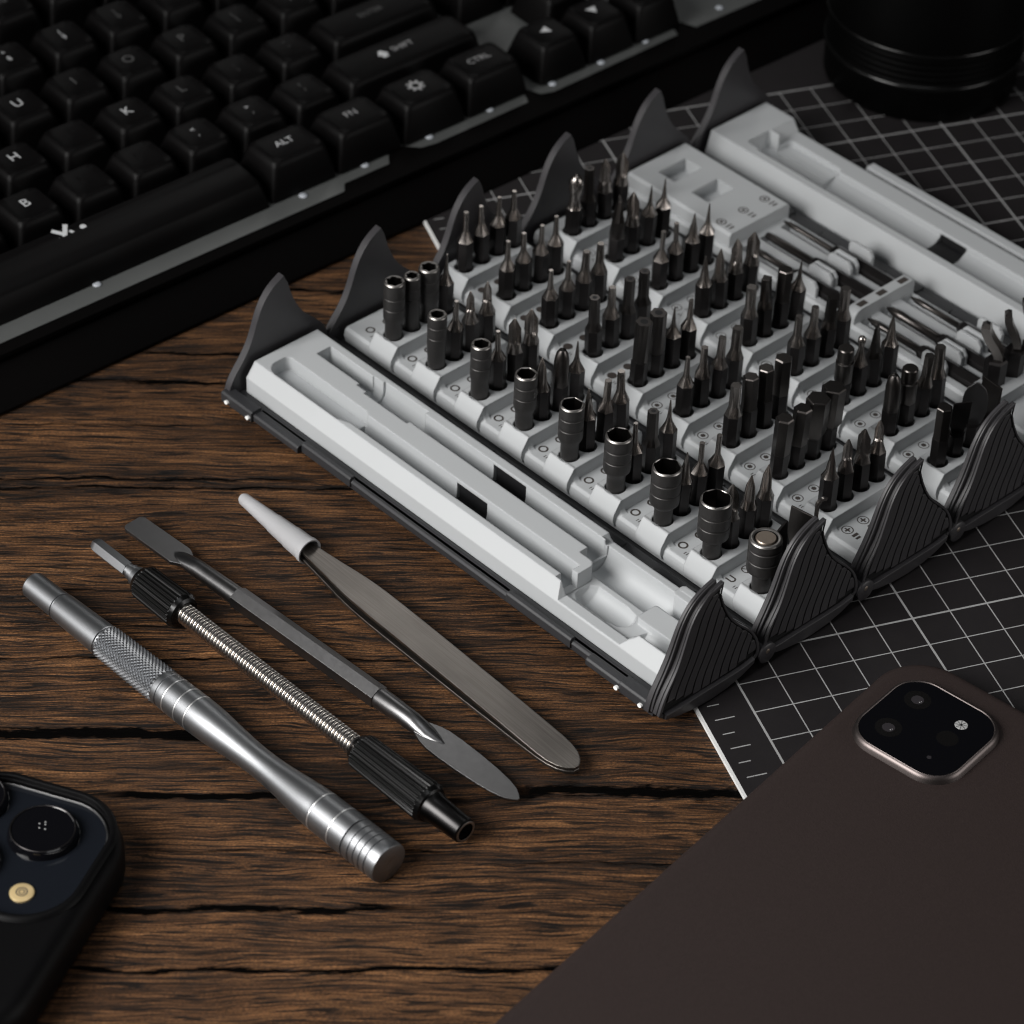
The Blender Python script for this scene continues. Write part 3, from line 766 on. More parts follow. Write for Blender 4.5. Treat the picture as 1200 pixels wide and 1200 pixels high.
def make_socket(r_out, r_in, loc, label, star=False, magnet=False, bands=True, size=None, H=16.6):
    o = thing('socket_bit', loc, random.uniform(0, 1), label, 'socket bit', 'nut sockets standing in the bit trays')
    a = MB(); neck = min(2.35, r_out - 0.1)
    prof = [(-5.8, neck), (3.0, neck), (4.4, neck + 0.15 if r_out < 2.7 else neck), (6.0, r_out * 0.98), (6.6, r_out)]
    if bands:
        prof += [(9.2, r_out), (9.35, r_out - 0.14), (9.7, r_out - 0.14), (9.85, r_out), (12.6, r_out), (12.75, r_out - 0.16), (13.2, r_out - 0.16), (13.35, r_out)]
    prof += [(H - 1.0, r_out), (H - 0.45, r_out - 0.06)]
    a.lathe(prof, 36, 'z', cap1=False); body = a.build('socket_body', M['socket'], o, smooth=35)
    rm = MB()
    def inner(z, s=1.0):
        out = []
        for i in range(36):
            an = 2 * pi * i / 36
            q = (an % (pi / 3)) - pi / 6
            rr = r_in / cos(q) if not star else r_in * (1 + 0.13 * cos(6 * an))
            if magnet: rr = r_in
            out.append((rr * s * cos(an), rr * s * sin(an), z))
        return out
    def circ(z, r): return [(r * cos(2 * pi * i / 36), r * sin(2 * pi * i / 36), z) for i in range(36)]
    ro = r_out - 0.06
    rm.loft([circ(H - 0.45, ro), circ(H - 0.1, ro - 0.22), circ(H, ro - 0.38), [(x * 0.5 + p * 0.5, y * 0.5 + q * 0.5, H) for (x, y, z), (p, q, z2) in zip(circ(H, ro - 0.38), inner(H))], inner(H - 0.15)], False, False)
    rm.build('socket_rim', M['rim'], o, smooth=50)
    w = MB(); w.loft([inner(H - 0.15), inner(H - 6.5)], False, False); w.f = [q for q in w.f]
    w.add(inner(H - 6.5), [list(range(36))])
    w.build('socket_bore', M['socket'] if magnet else M['tipdark'], o, smooth=30)
    if magnet:
        m = MB(); m.lathe([(H - 4, r_in - 0.3), (H - 0.25, r_in - 0.3), (H + 0.05, r_in - 0.55)], 28, 'z'); m.build('magnet', M['magnet'], o, smooth=40)
    if size:
        fc = radians(-112) - TH - o.rotation_euler.z
        n = Vector((cos(fc), sin(fc), 0)); 
        tm = text_mesh('engraved_size', size, 2.2, M['rim'], o, (n.x * (r_out + 0.02), n.y * (r_out + 0.02), 10.9), rot=(radians(90), 0, fc + radians(90)))
    return o
for r, (ro, ri, star, size) in enumerate([(2.85, 1.9, True, None), (2.55, 1.5, False, None), (2.7, 1.75, False, None), (2.95, 2.1, False, '2.5'), (3.2, 2.4, False, None),
                                    (3.5, 2.75, False, '3'), (3.75, 3.05, False, None), (4.0, 3.3, False, None), (4.1, 2.9, False, None)]):
    loc = case_w(ROWS[1] + PITCH * r, T[1] + COLS[0], 12.5)
    if r == 8: lab = 'grey knurled socket closed by a brown round magnet, nearest the viewer'
    elif r == 0: lab = 'grey socket with toothed bore, first of the front socket row at the case\'s keyboard end'
    else: lab = 'grey hex socket in nearest hole of %s row, front socket tray' % ORD[r]
    make_socket(ro, ri, loc, lab, star, r == 8, True, size, (17.6, 16.3, 16.3, 16.4, 16.5, 16.7, 16.9, 17.2, 15.6)[r])
make_socket(2.3, 1.35, case_w(ROWS[1], T[1] + COLS[1], 12.5), 'slimmest dark socket, second hole of first row, socket tray', True)
make_socket(2.8, 1.75, case_w(ROWS[1], T[1] + COLS[2], 12.5), 'dark twelve-point socket, third hole of first row, socket tray', True)

LAY = {1: [[None, None, None, 'needle'], [None, 'thin', 'cross', 'cross'], [None, 'thin', 'bigcross', 'bigcross'], [None, 'tri', 'dome', 'needle'],
           [None, 'cone', 'torx', 'torx'], [None, 'thin', 'star', 'needle'], [None, 'cone', 'rod', 'rod'], [None, 'bigcross', 'tri', 'tri'], [None, None, None, None]],
       2: [['rod', 'thin', 'thin', 'thin'], ['thin', 'thin', 'thin', 'thin'], ['thin', 'thin', 'torx', 'torx'], ['star', 'torx', 'star', 'star'],
           ['bigstar', 'bigstar', 'needle', 'thin'], ['thin', 'torx', 'torx', 'hexs'], ['hexs', 'hexm', 'hexm', 'hexl'], ['hexl', 'hexl', 'hexxl', 'hexxl'], ['cone', 'cross', 'bigcross', 'cross']],
       3: [['ball', 'star', 'bigcross', 'bigcross'], ['bigflat', 'bigcross', 'needle', 'needle'], ['rod', 'rod', 'cone', 'needle'], ['cone', 'tri', 'bigcross', 'bigcross'],
           ['hexs', 'square', 'hexm', 'needle'], ['torx', 'torx', 'square', 'hexs'], ['collar', 'smallball', 'flat', 'cone'], ['dome', 'collar', 'hexs', 'hexs'], ['hexm', None, None, None]]}
for k in (1, 2, 3):
    for r, row in enumerate(LAY[k]):
        for c, kind in enumerate(row):
            if kind: place_bit(kind, k, r, c)

# ---- odd tools in the last rows: flat plates, a spoon-shaped pick, hooks
def blade(loc, rotz, w, h, th, mat, label, lean=0.0, round_top=False, hook=0.0, name='pry_tool'):
    o = thing(name, loc, rotz, label, 'pry tool', 'odd flat tools standing at the end of the trays')
    a = MB(); a.loft([ring(-5.8, HX, 'hex'), ring(6.0, HX, 'hex')]); a.build('shank', M['shank'], o, smooth=25)
    b2 = MB(); pts = []
    n = 8
    secs = []
    for i in range(n + 1):
        q = i / n; z = 5.5 + (h - 5.5) * q
        ww = w * min(1, 0.5 + 1.6 * q)
        if round_top: ww *= math.sqrt(max(0.02, 1 - max(0, (q - 0.55) / 0.45) ** 2))
        off = lean * q + hook * max(0, q - 0.55) ** 2 * 6
        t2 = th * (1 - 0.5 * q)
        secs.append([(-ww, off - t2, z), (ww, off - t2, z), (ww, off + t2, z), (-ww, off + t2, z)])
    b2.loft(secs); b2.build('blade', mat, o, smooth=30)
    return o
R8 = 8 * PITCH
def sp(k, c, ds=0): return case_w(ROWS[k] + R8 + ds, T[k] + COLS[c], 12.5)
blade(sp(1, 1), TH + pi / 2 + .3, 2.6, 15.5, 0.6, M['shank'], 'dark flat pry blade behind the magnet socket, front row end', 0.5)
blade(sp(1, 2), TH + 0.15, 3.1, 17.0, 0.5, M['tipdark'], 'square-topped steel blade between magnet socket and second scaled fin', 0.4)
def hook_tool(loc, rotz, label, R=3.2, h=15.0, th=0.9, mat=None, w=1.0, sweep=165):
    o = thing('hook_tool', loc, rotz, label, 'hook tool', 'odd flat tools standing at the end of the trays')
    a = MB(); a.loft([ring(-5.8, HX, 'hex'), ring(6.0, HX, 'hex'), ring(7.2, th * 1.2)]); a.build('shank', M['shank'], o, smooth=25)
    path = [(0, 6.5), (0, h - R)] + [(R - R * cos(radians(q)), h - R + R * sin(radians(q))) for q in range(15, sweep + 1, 15)]
    rings = []
    for i, (x, z) in enumerate(path):
        p0 = path[max(0, i - 1)]; p1 = path[min(len(path) - 1, i + 1)]
        d = Vector((p1[0] - p0[0], p1[1] - p0[1])).normalized(); nx, nz = -d.y, d.x
        rings.append([(x + nx * th, -w, z + nz * th), (x + nx * th, w, z + nz * th), (x - nx * th, w, z - nz * th), (x - nx * th, -w, z - nz * th)])
    b2 = MB(); b2.loft(rings); b2.build('hook', mat or M['tipdark'], o, smooth=35)
    return o
hook_tool(sp(1, 3), TH + radians(70), 'thin bent wire hook beside the tip of second scaled fin', 1.6, 17.5, 0.38, M['tip'], 0.38, 120)
blade(sp(3, 1), TH + pi / 2 - .5, 2.4, 16.5, 0.5, M['shank'], 'dark curved blade beside hexagonal bit at rear tray end', -1.2)
blade(sp(3, 2), TH + pi / 2 - .9, 3.2, 18.5, 0.45, M['gun'], 'grey spoon-shaped pick at the end of the rear tray', 0.6, True)
blade(sp(3, 3), TH - 0.1, 3.3, 16.0, 0.5, M['tipdark'], 'square bronze-edged plate beside spoon pick at rear tray end', 0.5)
def bent_tool(loc, rotz, label, path, th, w, mat):
    o = thing('bent_tip_tool', loc, rotz, label, 'hook tool', 'odd flat tools standing at the end of the trays')
    a = MB(); a.loft([ring(-4.0, 2.6, 'hex'), ring(7.0, 2.6, 'hex'), ring(7.6, 2.2, 'hex')]); a.build('shank', M['shank'], o, smooth=25)
    rings = []
    for i, (x, z) in enumerate(path):
        p0 = path[max(0, i - 1)]; p1 = path[min(len(path) - 1, i + 1)]
        d = Vector((p1[0] - p0[0], p1[1] - p0[1])).normalized(); nx, nz = -d.y, d.x
        k = 0.45 if i == len(path) - 1 else 1.0
        rings.append([(x + nx * th * k, -w * k, z + nz * th * k), (x + nx * th * k, w * k, z + nz * th * k), (x - nx * th * k, w * k, z - nz * th * k), (x - nx * th * k, -w * k, z - nz * th * k)])
    b2 = MB(); b2.loft(rings); b2.build('bent_tip', mat, o, smooth=20)
    return o
BP = [(0.6, 6.5), (0.4, 9.0), (-0.8, 11.2), (-2.6, 13.6), (-3.6, 15.6), (-3.9, 17.2), (-3.5, 18.2)]
bent_tool(case_w(132.5, T5 + 11.0, 12.3), radians(-35), 'dark tool with bent tip catching light, frontmost at end of driver rack', BP, 1.2, 1.5, M['tip'])
bent_tool(case_w(132.8, T5 + 18.0, 12.3), radians(-25), 'dark tool with bent tip, middle one at end of driver rack', [(x * 0.8, 6 + (z - 6) * 1.1) for x, z in BP], 1.0, 1.3, M['tip'])
bent_tool(case_w(133.2, T5 + 25.4, 12.3), radians(-15), 'thick dark bent tool cut by the image edge, end of driver rack', [(x * 0.6, 6 + (z - 6) * 1.15) for x, z in BP], 2.0, 2.4, M['shank'])

# ---- long drivers lying in the rack
def long_bit(s0, sb, s1, lane, rr, label, flat=False):
    o = thing('long_driver_bit', case_w(s0, T5 + lane, 8.6), TH, label, 'driver bit', 'long driver bits lying in the rack')
    a = MB()
    sh = sb - s0
    if flat: a.lathe([(0, rr * 0.75), (0.3, rr * 0.9), (3, rr), (sh - 1.2, rr), (sh, 1.9)], 16, 'x')
    else: a.lathe([(0, 0.25), (2.2, rr * 0.9), (5.5, rr), (6.0, rr * 0.85), (sh - 1.2, rr), (sh, 1.9)], 16, 'x')
    a.build('blade', M['tipdark'], o, smooth=40)
    a = MB(); a.lathe([(sh, 1.9), (sh + 0.4, 2.25), (s1 - s0, 2.25)], 6, 'x', phase=pi / 6); a.build('shank', M['shank'], o, smooth=20)
for i, (nm, a0, b0) in enumerate((('nearest the bit rows', 46.2, 62.9), ('middle one', 44.5, 62.4), ('nearest the rear tray', 43.0, 62.2))):
    long_bit(a0, b0, 84.6, LANES[i], (1.0, 1.15, 0.85)[i], 'long driver bit between slotted block and mid wall, %s' % nm, i == 1)
for i, (nm, a0, b0) in enumerate((('nearest the bit rows', 89.3, 108.5), ('middle one', 89.2, 108.5), ('nearest the rear tray', 90.2, 108.5))):
    long_bit(a0, b0, 129.2, LANES[i], (1.0, 1.3, 0.9)[i], 'long driver bit beyond the rack mid wall, %s' % nm, False)

# ------------------------------------------------------------------ four hand tools on the wood
def axis_thing(name, p0, p1, r, label, cat):
    a = math.atan2(p1[1] - p0[1], p1[0] - p0[0])
    return thing(name, (p0[0], p0[1], 0), a, label, cat), math.hypot(p1[0] - p0[0], p1[1] - p0[1])

# screwdriver handle
drv, Ln = axis_thing('precision_screwdriver', (-153.1, 68.8), (-99.2, -44.9), 6, 'silver aluminium precision screwdriver handle with knurled grip, lying on wood', 'screwdriver')
def on_axis(mb, prof, zc, n=48, **k): return mb.lathe(prof, n, 'x', (0, 0, zc), **k)
ZC = 5.05; Ln += 1.6
a = MB(); on_axis(a, [(0.0, 2.3), (0.0, 2.9), (0.6, 3.35), (10.9, 3.5), (11.0, 3.22), (11.4, 3.22), (11.5, 3.6), (12.2, 3.68), (27.8, 4.1), (28.0, 3.8), (29, 3.8)], ZC); a.build('drive_collar', M['alu'], drv, smooth=30)
a = MB(); on_axis(a, [(-0.02, 2.2), (0.3, 2.2)], ZC, 6); a.build('bit_socket', M['black'], drv)
# knurled grip: real diamond pyramids
a = MB(); nx, na = 18, 25; L0, L1 = 28.2, 49.6
rings = []
for i in range(nx * 2 + 1):
    x = L0 + (L1 - L0) * i / (nx * 2); rg = []
    base = 3.92 + 0.36 * (x - L0) / (L1 - L0)
    for j in range(na * 2):
        d = 0.46 if (i + j) % 2 == 0 else -0.05
        if i in (0, nx * 2): d = 0
        an = 2 * pi * j / (na * 2)
        rg.append((x, (base + d) * cos(an), ZC + (base + d) * sin(an)))
    rings.append(rg)
kn_f = []; nj = na * 2
for i in range(nx * 2):
    for j in range(nj):
        p, q, r_, w_ = i * nj + j, i * nj + (j + 1) % nj, (i + 1) * nj + (j + 1) % nj, (i + 1) * nj + j
        kn_f += [[p, q, w_], [q, r_, w_]] if (i + j) % 2 == 0 else [[p, q, r_], [p, r_, w_]]
a.add([v_ for rg in rings for v_ in rg], kn_f); a.build('knurled_grip', M['alu'], drv)
TR = ((54.1, 4.58), (58.4, 4.64), (62.0, 4.66), (105.4, 4.92), (112.0, 5.02))
base_prof = [(49.6, 4.0), (49.8, 4.42), (50.4, 4.5), (51.3, 4.52), (51.4, 4.3), (51.8, 4.3), (51.9, 4.54)]
def body_r(x):
    pts = [(52, 4.55), (58, 4.64), (63, 4.66), (66, 4.6), (71, 4.25), (76, 3.82), (81, 3.52), (85, 3.46), (89, 3.58), (94, 3.98), (99, 4.5), (103, 4.84), (105.4, 4.93), (112, 5.02), (116.4, 5.06)]
    for (xa, ra), (xb, rb) in zip(pts[:-1], pts[1:]):
        if xa <= x <= xb:
            q = (x - xa) / (xb - xa); return ra + (rb - ra) * q
    return pts[-1][1]
xs = [52 + 0.8 * i for i in range(81)]
prof = base_prof[:]
for x in xs:
    near = [t for t in TR if abs(t[0] - x) < 0.5]
    if near: continue
    # smoothed radius
    prof.append((x, sum(body_r(min(116.4, max(52, x + dx))) for dx in (-2, -1, 0, 1, 2)) / 5))
for x0, r0 in TR: prof += [(x0 - 0.32, body_r(x0)), (x0 - 0.24, body_r(x0) - 0.16), (x0 + 0.24, body_r(x0) - 0.16), (x0 + 0.32, body_r(x0))]
prof.sort()
prof += [(116.5, 5.06), (116.6, 4.6)]
a = MB(); on_axis(a, prof, ZC); a.build('handle_body', M['alu'], drv, smooth=32)
for x0, r0 in TR:
    a = MB(); r0 = body_r(x0) + 0.02
    on_axis(a, [(x0 - 0.2, r0 - 0.3), (x0 - 0.18, r0), (x0 + 0.18, r0), (x0 + 0.2, r0 - 0.3)], ZC, cap0=False, cap1=False)
    a.build('trim_ring', M['alu_line'], drv, smooth=40)
prof = [(116.7, 4.6), (116.8, 4.95), (117.2, 5.05)]
x = 117.5
for i in range(4):
    prof += [(x + 1.25, 5.06), (x + 1.35, 4.78), (x + 1.65, 4.78), (x + 1.75, 5.06)]; x += 1.8
prof += [(Ln - 0.6, 5.05), (Ln - 0.15, 4.9), (Ln, 4.6), (Ln, 0.4), (Ln - .05, 0.01)]
a = MB(); on_axis(a, prof, ZC); a.build('swivel_cap', M['alu'], drv, smooth=32)

# flexible extension
flx, Lf = axis_thing('flexible_extension', (-135.2, 80.2), (-79.3, -40.6), 5, 'flexible coil extension shaft with ribbed black collars lying on wood', 'extension shaft')
ZC = 4.6; Lf += 0.8
a = MB(); on_axis(a, [(0, 0.5), (0.3, 1.2), (1.2, 1.75), (2.2, 2.0), (13.7, 2.0)], ZC, 6); a.build('hex_tip', M['alu'], flx, smooth=20)
a = MB(); on_axis(a, [(13.5, 1.3), (13.7, 1.65), (14.8, 1.65), (15.0, 2.1), (16.4, 2.1), (16.6, 2.5), (17.6, 2.6), (19.2, 2.9)], ZC); a.build('neck', M['alu'], flx, smooth=30)
def ribbed(name, x0, x1, r0, r1, n):
    a = MB(); rings = []
    for x, k, rib in ((x0, 0.72, 0), (x0 + 0.4, 0.86, 0), (x0 + 1.6, 1.0, 0), (x0 + 1.9, 0.985, 1), (x1 - 1.9, 0.985, 1), (x1 - 1.6, 1.0, 0), (x1 - 0.5, 0.9, 0), (x1, 0.7, 0)):
        r = (r0 + (r1 - r0) * (x - x0) / (x1 - x0)) * k; rg = []
        for j in range(n * 4):
            rr = r + (0.32 if (rib and j % 4 in (0, 1)) else (-0.12 if rib else 0))
            an = 2 * pi * j / (n * 4)
            rg.append((x, rr * cos(an), ZC + rr * sin(an)))
        rings.append(rg)
    a.loft(rings); return a.build(name, M['gloss'], flx, smooth=25)
ribbed('front_collar', 18.3, 35.4, 4.1, 4.5, 26)
a = MB(); on_axis(a, [(34, 2.25), (99, 2.25)], ZC, 24); co = a.build('coil_shaft', M['black'], flx, smooth=30)
a = MB(); turns = 58; seg = 20; rings = []
rw = 0.35
path_n = turns * seg
x0, x1 = 35.2, 98.0
for i in range(path_n + 1):
    an = 2 * pi * i / seg; x = x0 + (x1 - x0) * i / path_n
    c, q = cos(an), sin(an)
    rings.append([(x + rw * cos(w), (2.3 + rw * sin(w)) * c, ZC + (2.3 + rw * sin(w)) * q) for w in [2 * pi * k / 6 for k in range(6)]])
a.loft(rings); a.build('coil_spring', M['coil'], co, smooth=60)
ribbed('rear_grip', 97.4, 123.0, 4.1, 4.75, 28)
a = MB(); on_axis(a, [(122, 3.6), (123.4, 3.75), (124.4, 3.4), (Lf - 0.4, 3.1), (Lf, 2.8), (Lf, 2.15), (Lf - 5, 2.15)], ZC, cap1=True); a.build('bit_nozzle', M['nozzle'], flx, smooth=30)
a = MB(); on_axis(a, [(Lf - 0.02, 2.82), (Lf + 0.05, 2.7), (Lf + 0.05, 2.2), (Lf - 0.02, 2.15)], ZC, cap0=False, cap1=False); a.build('nozzle_rim', M['rim'], flx, smooth=40)
a = MB(); a.lathe([(Lf - 4, 2.0), (Lf - 0.3, 2.0)], 6, 'x', (0, 0, ZC), cap1=False); a.build('nozzle_bore', M['gun'], flx)

# spudger
spd, Ls = axis_thing('pry_spudger', (-123.8, 87.1), (-63.3, -32.6), 3, 'slim gunmetal metal spudger with flat blade at each end, lying on wood', 'spudger')
ZC = 3.0
def flatsec(x, w, h, z):
    return [(x, -w, z - h), (x, w, z - h), (x, w, z + h), (x, -w, z + h)]
def ell(x, w, h, z, n=20, p=2.0):
    out = []
    for i in range(n):
        an = 2 * pi * i / n
        c, q = cos(an), sin(an)
        out.append((x, w * math.copysign(abs(c) ** (2 / p), c), z + h * math.copysign(abs(q) ** (2 / p), q)))
    return out
a = MB()
a.prism(fillet([(0.0, -3.2), (18.0, -3.35), (21.5, -1.6), (24.0, 0), (21.5, 1.6), (18.0, 3.35), (0.0, 3.2)], [1.4, 2.0, 2, 0.5, 2, 2.0, 1.4], 5), 2.35, 3.3, 'z')
a.loft([ell(15.0, 0.4, 0.1, 2.9), ell(17.0, 1.5, 0.55, 2.85), ell(19.5, 2.1, 1.15, 2.85), ell(22.5, 2.25, 1.9, 2.9), ell(25.0, 2.25, 2.2, ZC), ell(39.0, 2.45, 2.45, ZC)])
a.build('flat_blade', M['gun'], spd, smooth=32)
a = MB(); on_axis(a, [(38.8, 2.3), (39.0, 2.85), (88.4, 2.95), (88.6, 2.4)], ZC, 6, phase=pi / 6); a.build('hex_handle', M['gun'], spd, smooth=20)
a = MB(); a.loft([ell(88.5, 2.55, 2.55, ZC), ell(89.0, 2.65, 2.65, ZC), ell(97.5, 2.4, 2.4, ZC), ell(100.0, 2.4, 2.3, 2.98), ell(102.5, 2.3, 1.7, 2.9), ell(105, 2.0, 1.0, 2.8), ell(107.5, 1.3, 0.6, 2.75), ell(110, 0.3, 0.2, 2.72)])
a.loft([flatsec(x, w_, 0.42 - 0.0075 * (x - 99), 2.78 - 0.02 * (x - 99)) for x, w_ in ((99.5, 0.3), (101, 1.5), (103, 2.6), (105.5, 3.5), (108, 3.95), (112, 4.05), (118, 3.9), (124, 3.5), (128.5, 2.9), (131.5, 2.1), (133.2, 1.1), (Ls, 0.3))])
a.build('pointed_blade', M['gun'], spd, smooth=32)

# tweezers
twz, Lt = axis_thing('tweezers', (-95.3, 88.5), (-47.2, -28.2), 5, 'brushed steel tweezers with white plastic tip cap, lying on wood', 'tweezers')
def arm(up):
    st = [(14, 1.2), (27, 2.05), (35, 2.85), (43, 3.8), (49, 4.25), (55, 4.38), (65, 4.4), (80, 4.38), (95, 4.38), (108, 4.38), (116, 4.35), (119.5, 4.1), (122.3, 3.4), (124.4, 2.2), (125.6, 0.8)]
    a = MB(); secs = []
    for x, w in st:
        bow = 1.0 * max(0.0, sin(pi * min(1, max(0, (x - 8) / 112)))) ** 0.8
        z = 2.6 + (bow + 0.52 if up else -bow - 0.52)
        secs.append([(x, -w, z - 0.42), (x, w, z - 0.42), (x, w, z + 0.42), (x, -w, z + 0.42)])
    a.loft(secs); return a.build('tweezer_arm', M['steel'], twz, smooth=30)
arm(True); arm(False)
a = MB(); a.lathe([(0.0, 0.5), (0.25, 1.2), (1.0, 1.6), (5, 1.85), (13, 2.4), (13.3, 2.55), (20, 2.95), (20.3, 3.1), (25.6, 3.3), (26.0, 3.5), (27.4, 3.5), (27.4, 3.1), (25, 2.9)], 32, 'x', (0, 0, 3.3)); a.build('tip_cap', M['cap'], twz, smooth=40)

# ------------------------------------------------------------------ mechanical keyboard
KA = radians(22)
kb = thing('mechanical_keyboard', (0, 0, 0), KA, 'black mechanical keyboard with white legends and frosted light strip behind the tools', 'keyboard')
U = 19.05; UL = -166.7
KV = [216.3, 235.3, 254.4, 273.4, 292.5, 315.5]
KT = [22.0, 22.0, 23.0, 25.2, 27.6, 29.5]
KB_ = [10.6, 10.8, 12.2, 13.8, 15.6, 17.4]
# case: front apron with a stepped edge that shows the light strip behind it
prof = [(185.6, 1.2), (187.2, 0.0), (330, 0.0), (330, 13), (212, 9.0), (207, 8.4), (201.0, 9.6), (194, 6.2), (188, 3.0)]
b = MB()
b.prism(prof, -260, 250, 'x')
edge = [(-260, 199.6), (43.5, 199.6), (46.5, 203.4), (62.8, 203.4), (66.5, 208.4), (71.6, 208.0), (75.0, 204.3), (80, 203.3), (115.4, 203.6), (119.0, 210.5), (121.0, 204.6), (125, 203.2), (176.0, 204.2), (178.2, 210), (181.0, 210), (183, 204), (250, 203.4)]
top = fillet(edge + [(250, 196), (-260, 196)], [0] + [0.8] * (len(edge) - 2) + [0, 0, 0], 3)
b.prism(top, 8.8, 10.3, 'z')
kc = b.build('keyboard_case', M['kcase'], kb, smooth=28)
st = MB(); st.prism([(201, 9.1), (201, 9.75), (330, 14.6), (330, 13.6), (214, 9.2)], -240, 248, 'x')
strip = st.build('light_strip', M['strip'], kb, smooth=28)
for (u, v) in ((-35.9, 206.7), (33.8, 206.0), (57.0, 207.3), (80.7, 207.3), (103.8, 207.6), (127.6, 206.9), (146.9, 206.9), (165.4, 207.8), (196.7, 208.0), (120.5, 226)):
    d = MB(); d.lathe([(0, 1.25), (0.25, 1.1), (0.4, 0.5)], 12, 'z', (0, 0, 0)); d.build('led', M['led'], strip, smooth=50, loc=(u, v, 9.9 + (v - 201) * 0.038))

def keycap(w, row, u, v, tall=True):
    zb, zt = KB_[row], KT[row]
    tilt = (0.02, 0.03, 0.02, 0.05, 0.09, 0.12)[row]
    hw, hd = w * U / 2 - 0.45, 8.9
    a = MB(); rings = []
    for z, dx, dy0, dy1, r in ((zb, 0, 0, 0, 1.0), (zb + 3, 0.5, 0.3, 0.7, 1.2), (zt - 2.0, 2.0, 1.4, 2.5, 1.7), (zt - 0.5, 2.5, 1.8, 3.0, 2.0), (zt, 3.2, 2.4, 3.6, 2.2)):
        p = rrect(-hw + dx, hw - dx, -hd + dy0, hd - dy1, r, 4)
        k = (z - zb) / (zt - zb)
        rings.append([(x, y, z + tilt * y * k) for x, y in p])
    # dished top
    p = rrect(-hw + 4.6, hw - 4.6, -hd + 3.8, hd - 5.0, 1.8, 4)
    rings.append([(x, y, zt - 0.45 + tilt * y) for x, y in p])
    a.loft(rings); return a.build('key', M['key'], kb, smooth=45, loc=(u, v, 0))
def glyph(key, s, row, size=4.6, mat=None, du=0.0, dv=0.6):
    t2 = (0.02, 0.03, 0.02, 0.05, 0.09, 0.12)[row]
    text_mesh('legend', s, size, mat or M['legend'], key, (du, dv, KT[row] - 0.40 + t2 * dv), rot=(math.atan(t2), 0, 0))
def shapes(key, mb, row, mat=None, dv=0.6):
    o = mb.build('legend', mat or M['legend'], key); o.location = (0, dv * MM, (KT[row] - 0.38) * MM); return o
def key_at(units, w, row): return keycap(w, row, UL + units * U, KV[row])
# bottom row
alt = key_at(10.625, 1.25, 0); glyph(alt, 'ALT', 0, 3.6)
fn = key_at(11.875, 1.25, 0); glyph(fn, 'FN', 0, 3.6, M['legend_mid'])
gear = key_at(13.125, 1.25, 0)
m = MB(); m.disc(0, 0, 0, 2.0, 18, 1.1)
for i in range(8): m.strip([(1.9 * cos(i * pi / 4), 1.9 * sin(i * pi / 4)), (2.8 * cos(i * pi / 4), 2.8 * sin(i * pi / 4))], 0.8, 0.01)
shapes(gear, m, 0, M['legend_mid'])
ctl = key_at(14.375, 1.25, 0); glyph(ctl, 'CTRL', 0, 3.4, M['legend_mid'])
for un, poly in ((15.72, [(-1.9, 0), (1.4, -1.8), (1.4, 1.8)]), (16.72, [(0, -1.9), (1.9, 1.4), (-1.9, 1.4)]), (17.72, [(1.9, 0), (-1.4, 1.8), (-1.4, -1.8)])):
    k = key_at(un, 1, 0); m = MB(); m.add([(x, y, 0) for x, y in poly], [(0, 1, 2)]); shapes(k, m, 0)
k = key_at(16.72, 1, 1); m = MB(); m.add([(-1.9, -1.4, 0), (1.9, -1.4, 0), (0, 1.9, 0)], [(0, 1, 2)]); shapes(k, m, 1)
# space bar with its mark
a = MB(); rings = []
hw = 6.25 * U / 2 - 0.45
for z, dx, y0, y1, r in ((10.0, 0, -9.2, 8.9, 1.0), (13, 0.5, -8.7, 8.4, 1.2), (17.2, 1.6, -7.8, 7.0, 1.4), (18.2, 2.1, -7.1, 6.6, 1.4), (19.6, 2.6, -3.5, 6.0, 1.4), (20.4, 3.2, 0.5, 5.2, 1.4)):
    p = rrect(-hw + dx, hw - dx, y0, y1, r, 4); rings.append([(x, y, z + 0.0) for x, y in p])
a.loft(rings)
space = a.build('space_bar', M['key'], kb, smooth=35, loc=(UL + 6.875 * U, KV[0], 0))
m = MB()
lx, ly = -37.0 - (UL + 6.875 * U), 219.0 - KV[0]
m.strip([(lx - 2.6, ly + 2.6), (lx - 0.2, ly - 0.6)], 1.3, 0); m.strip([(lx + 2.0, ly + 2.9), (lx - 0.9, ly - 1.2), (lx - 0.4, ly - 2.2)], 1.3, 0.01)
m.disc(lx - 2.5, ly - 1.7, 0, 0.85, 12); m.strip([(lx + 1.6, ly + 0.2), (lx + 2.4, ly - 1.6)], 0.9, 0); m.disc(lx + 5.6, ly - 0.4, 0, 0.95, 12); m.strip([(lx + 5.0, ly - 0.4), (lx + 6.4, ly - 0.4)], 1.2, 0.01)
lg = m.build('legend', M['legend'], space); lg.location = (0, 0, 20.15 * MM); lg.rotation_euler.x = 0.14
# letter rows
def legend_key(un, w, row, s, mat=None, size=4.6, du=0):
    k = key_at(un, w, row)
    if s: glyph(k, s, row, size, mat, du)
    return k
D = M['legend_dim']
row1 = [(7.75 - 3, 'X', D), (7.75 - 2, 'C', D), (7.75 - 1, 'V', D), (6.75 + 1 - 1 + 0.0, None, None)]
for i, (ch, mt) in enumerate((('C', D), ('V', D), ('B', None), ('N', M['key']), ('M', M['key']), ('<\n,', None), ('>\n.', None), ('?\n/', D))):
    legend_key(4.75 + i, 1, 1, ch, mt, 2.6 if '\n' in ch else 4.8)
sh = legend_key(13.625, 2.75, 1, 'SHIFT', M['legend_mid'], 3.2, 1.2)
m = MB(); m.add([(-8.2, -0.6, 0), (-4.2, -0.6, 0), (-6.2, 2.4, 0)], [(0, 1, 2)]); m.strip([(-6.2, -0.6), (-6.2, -2.0)], 2.0, 0.005); shapes(sh, m, 1)
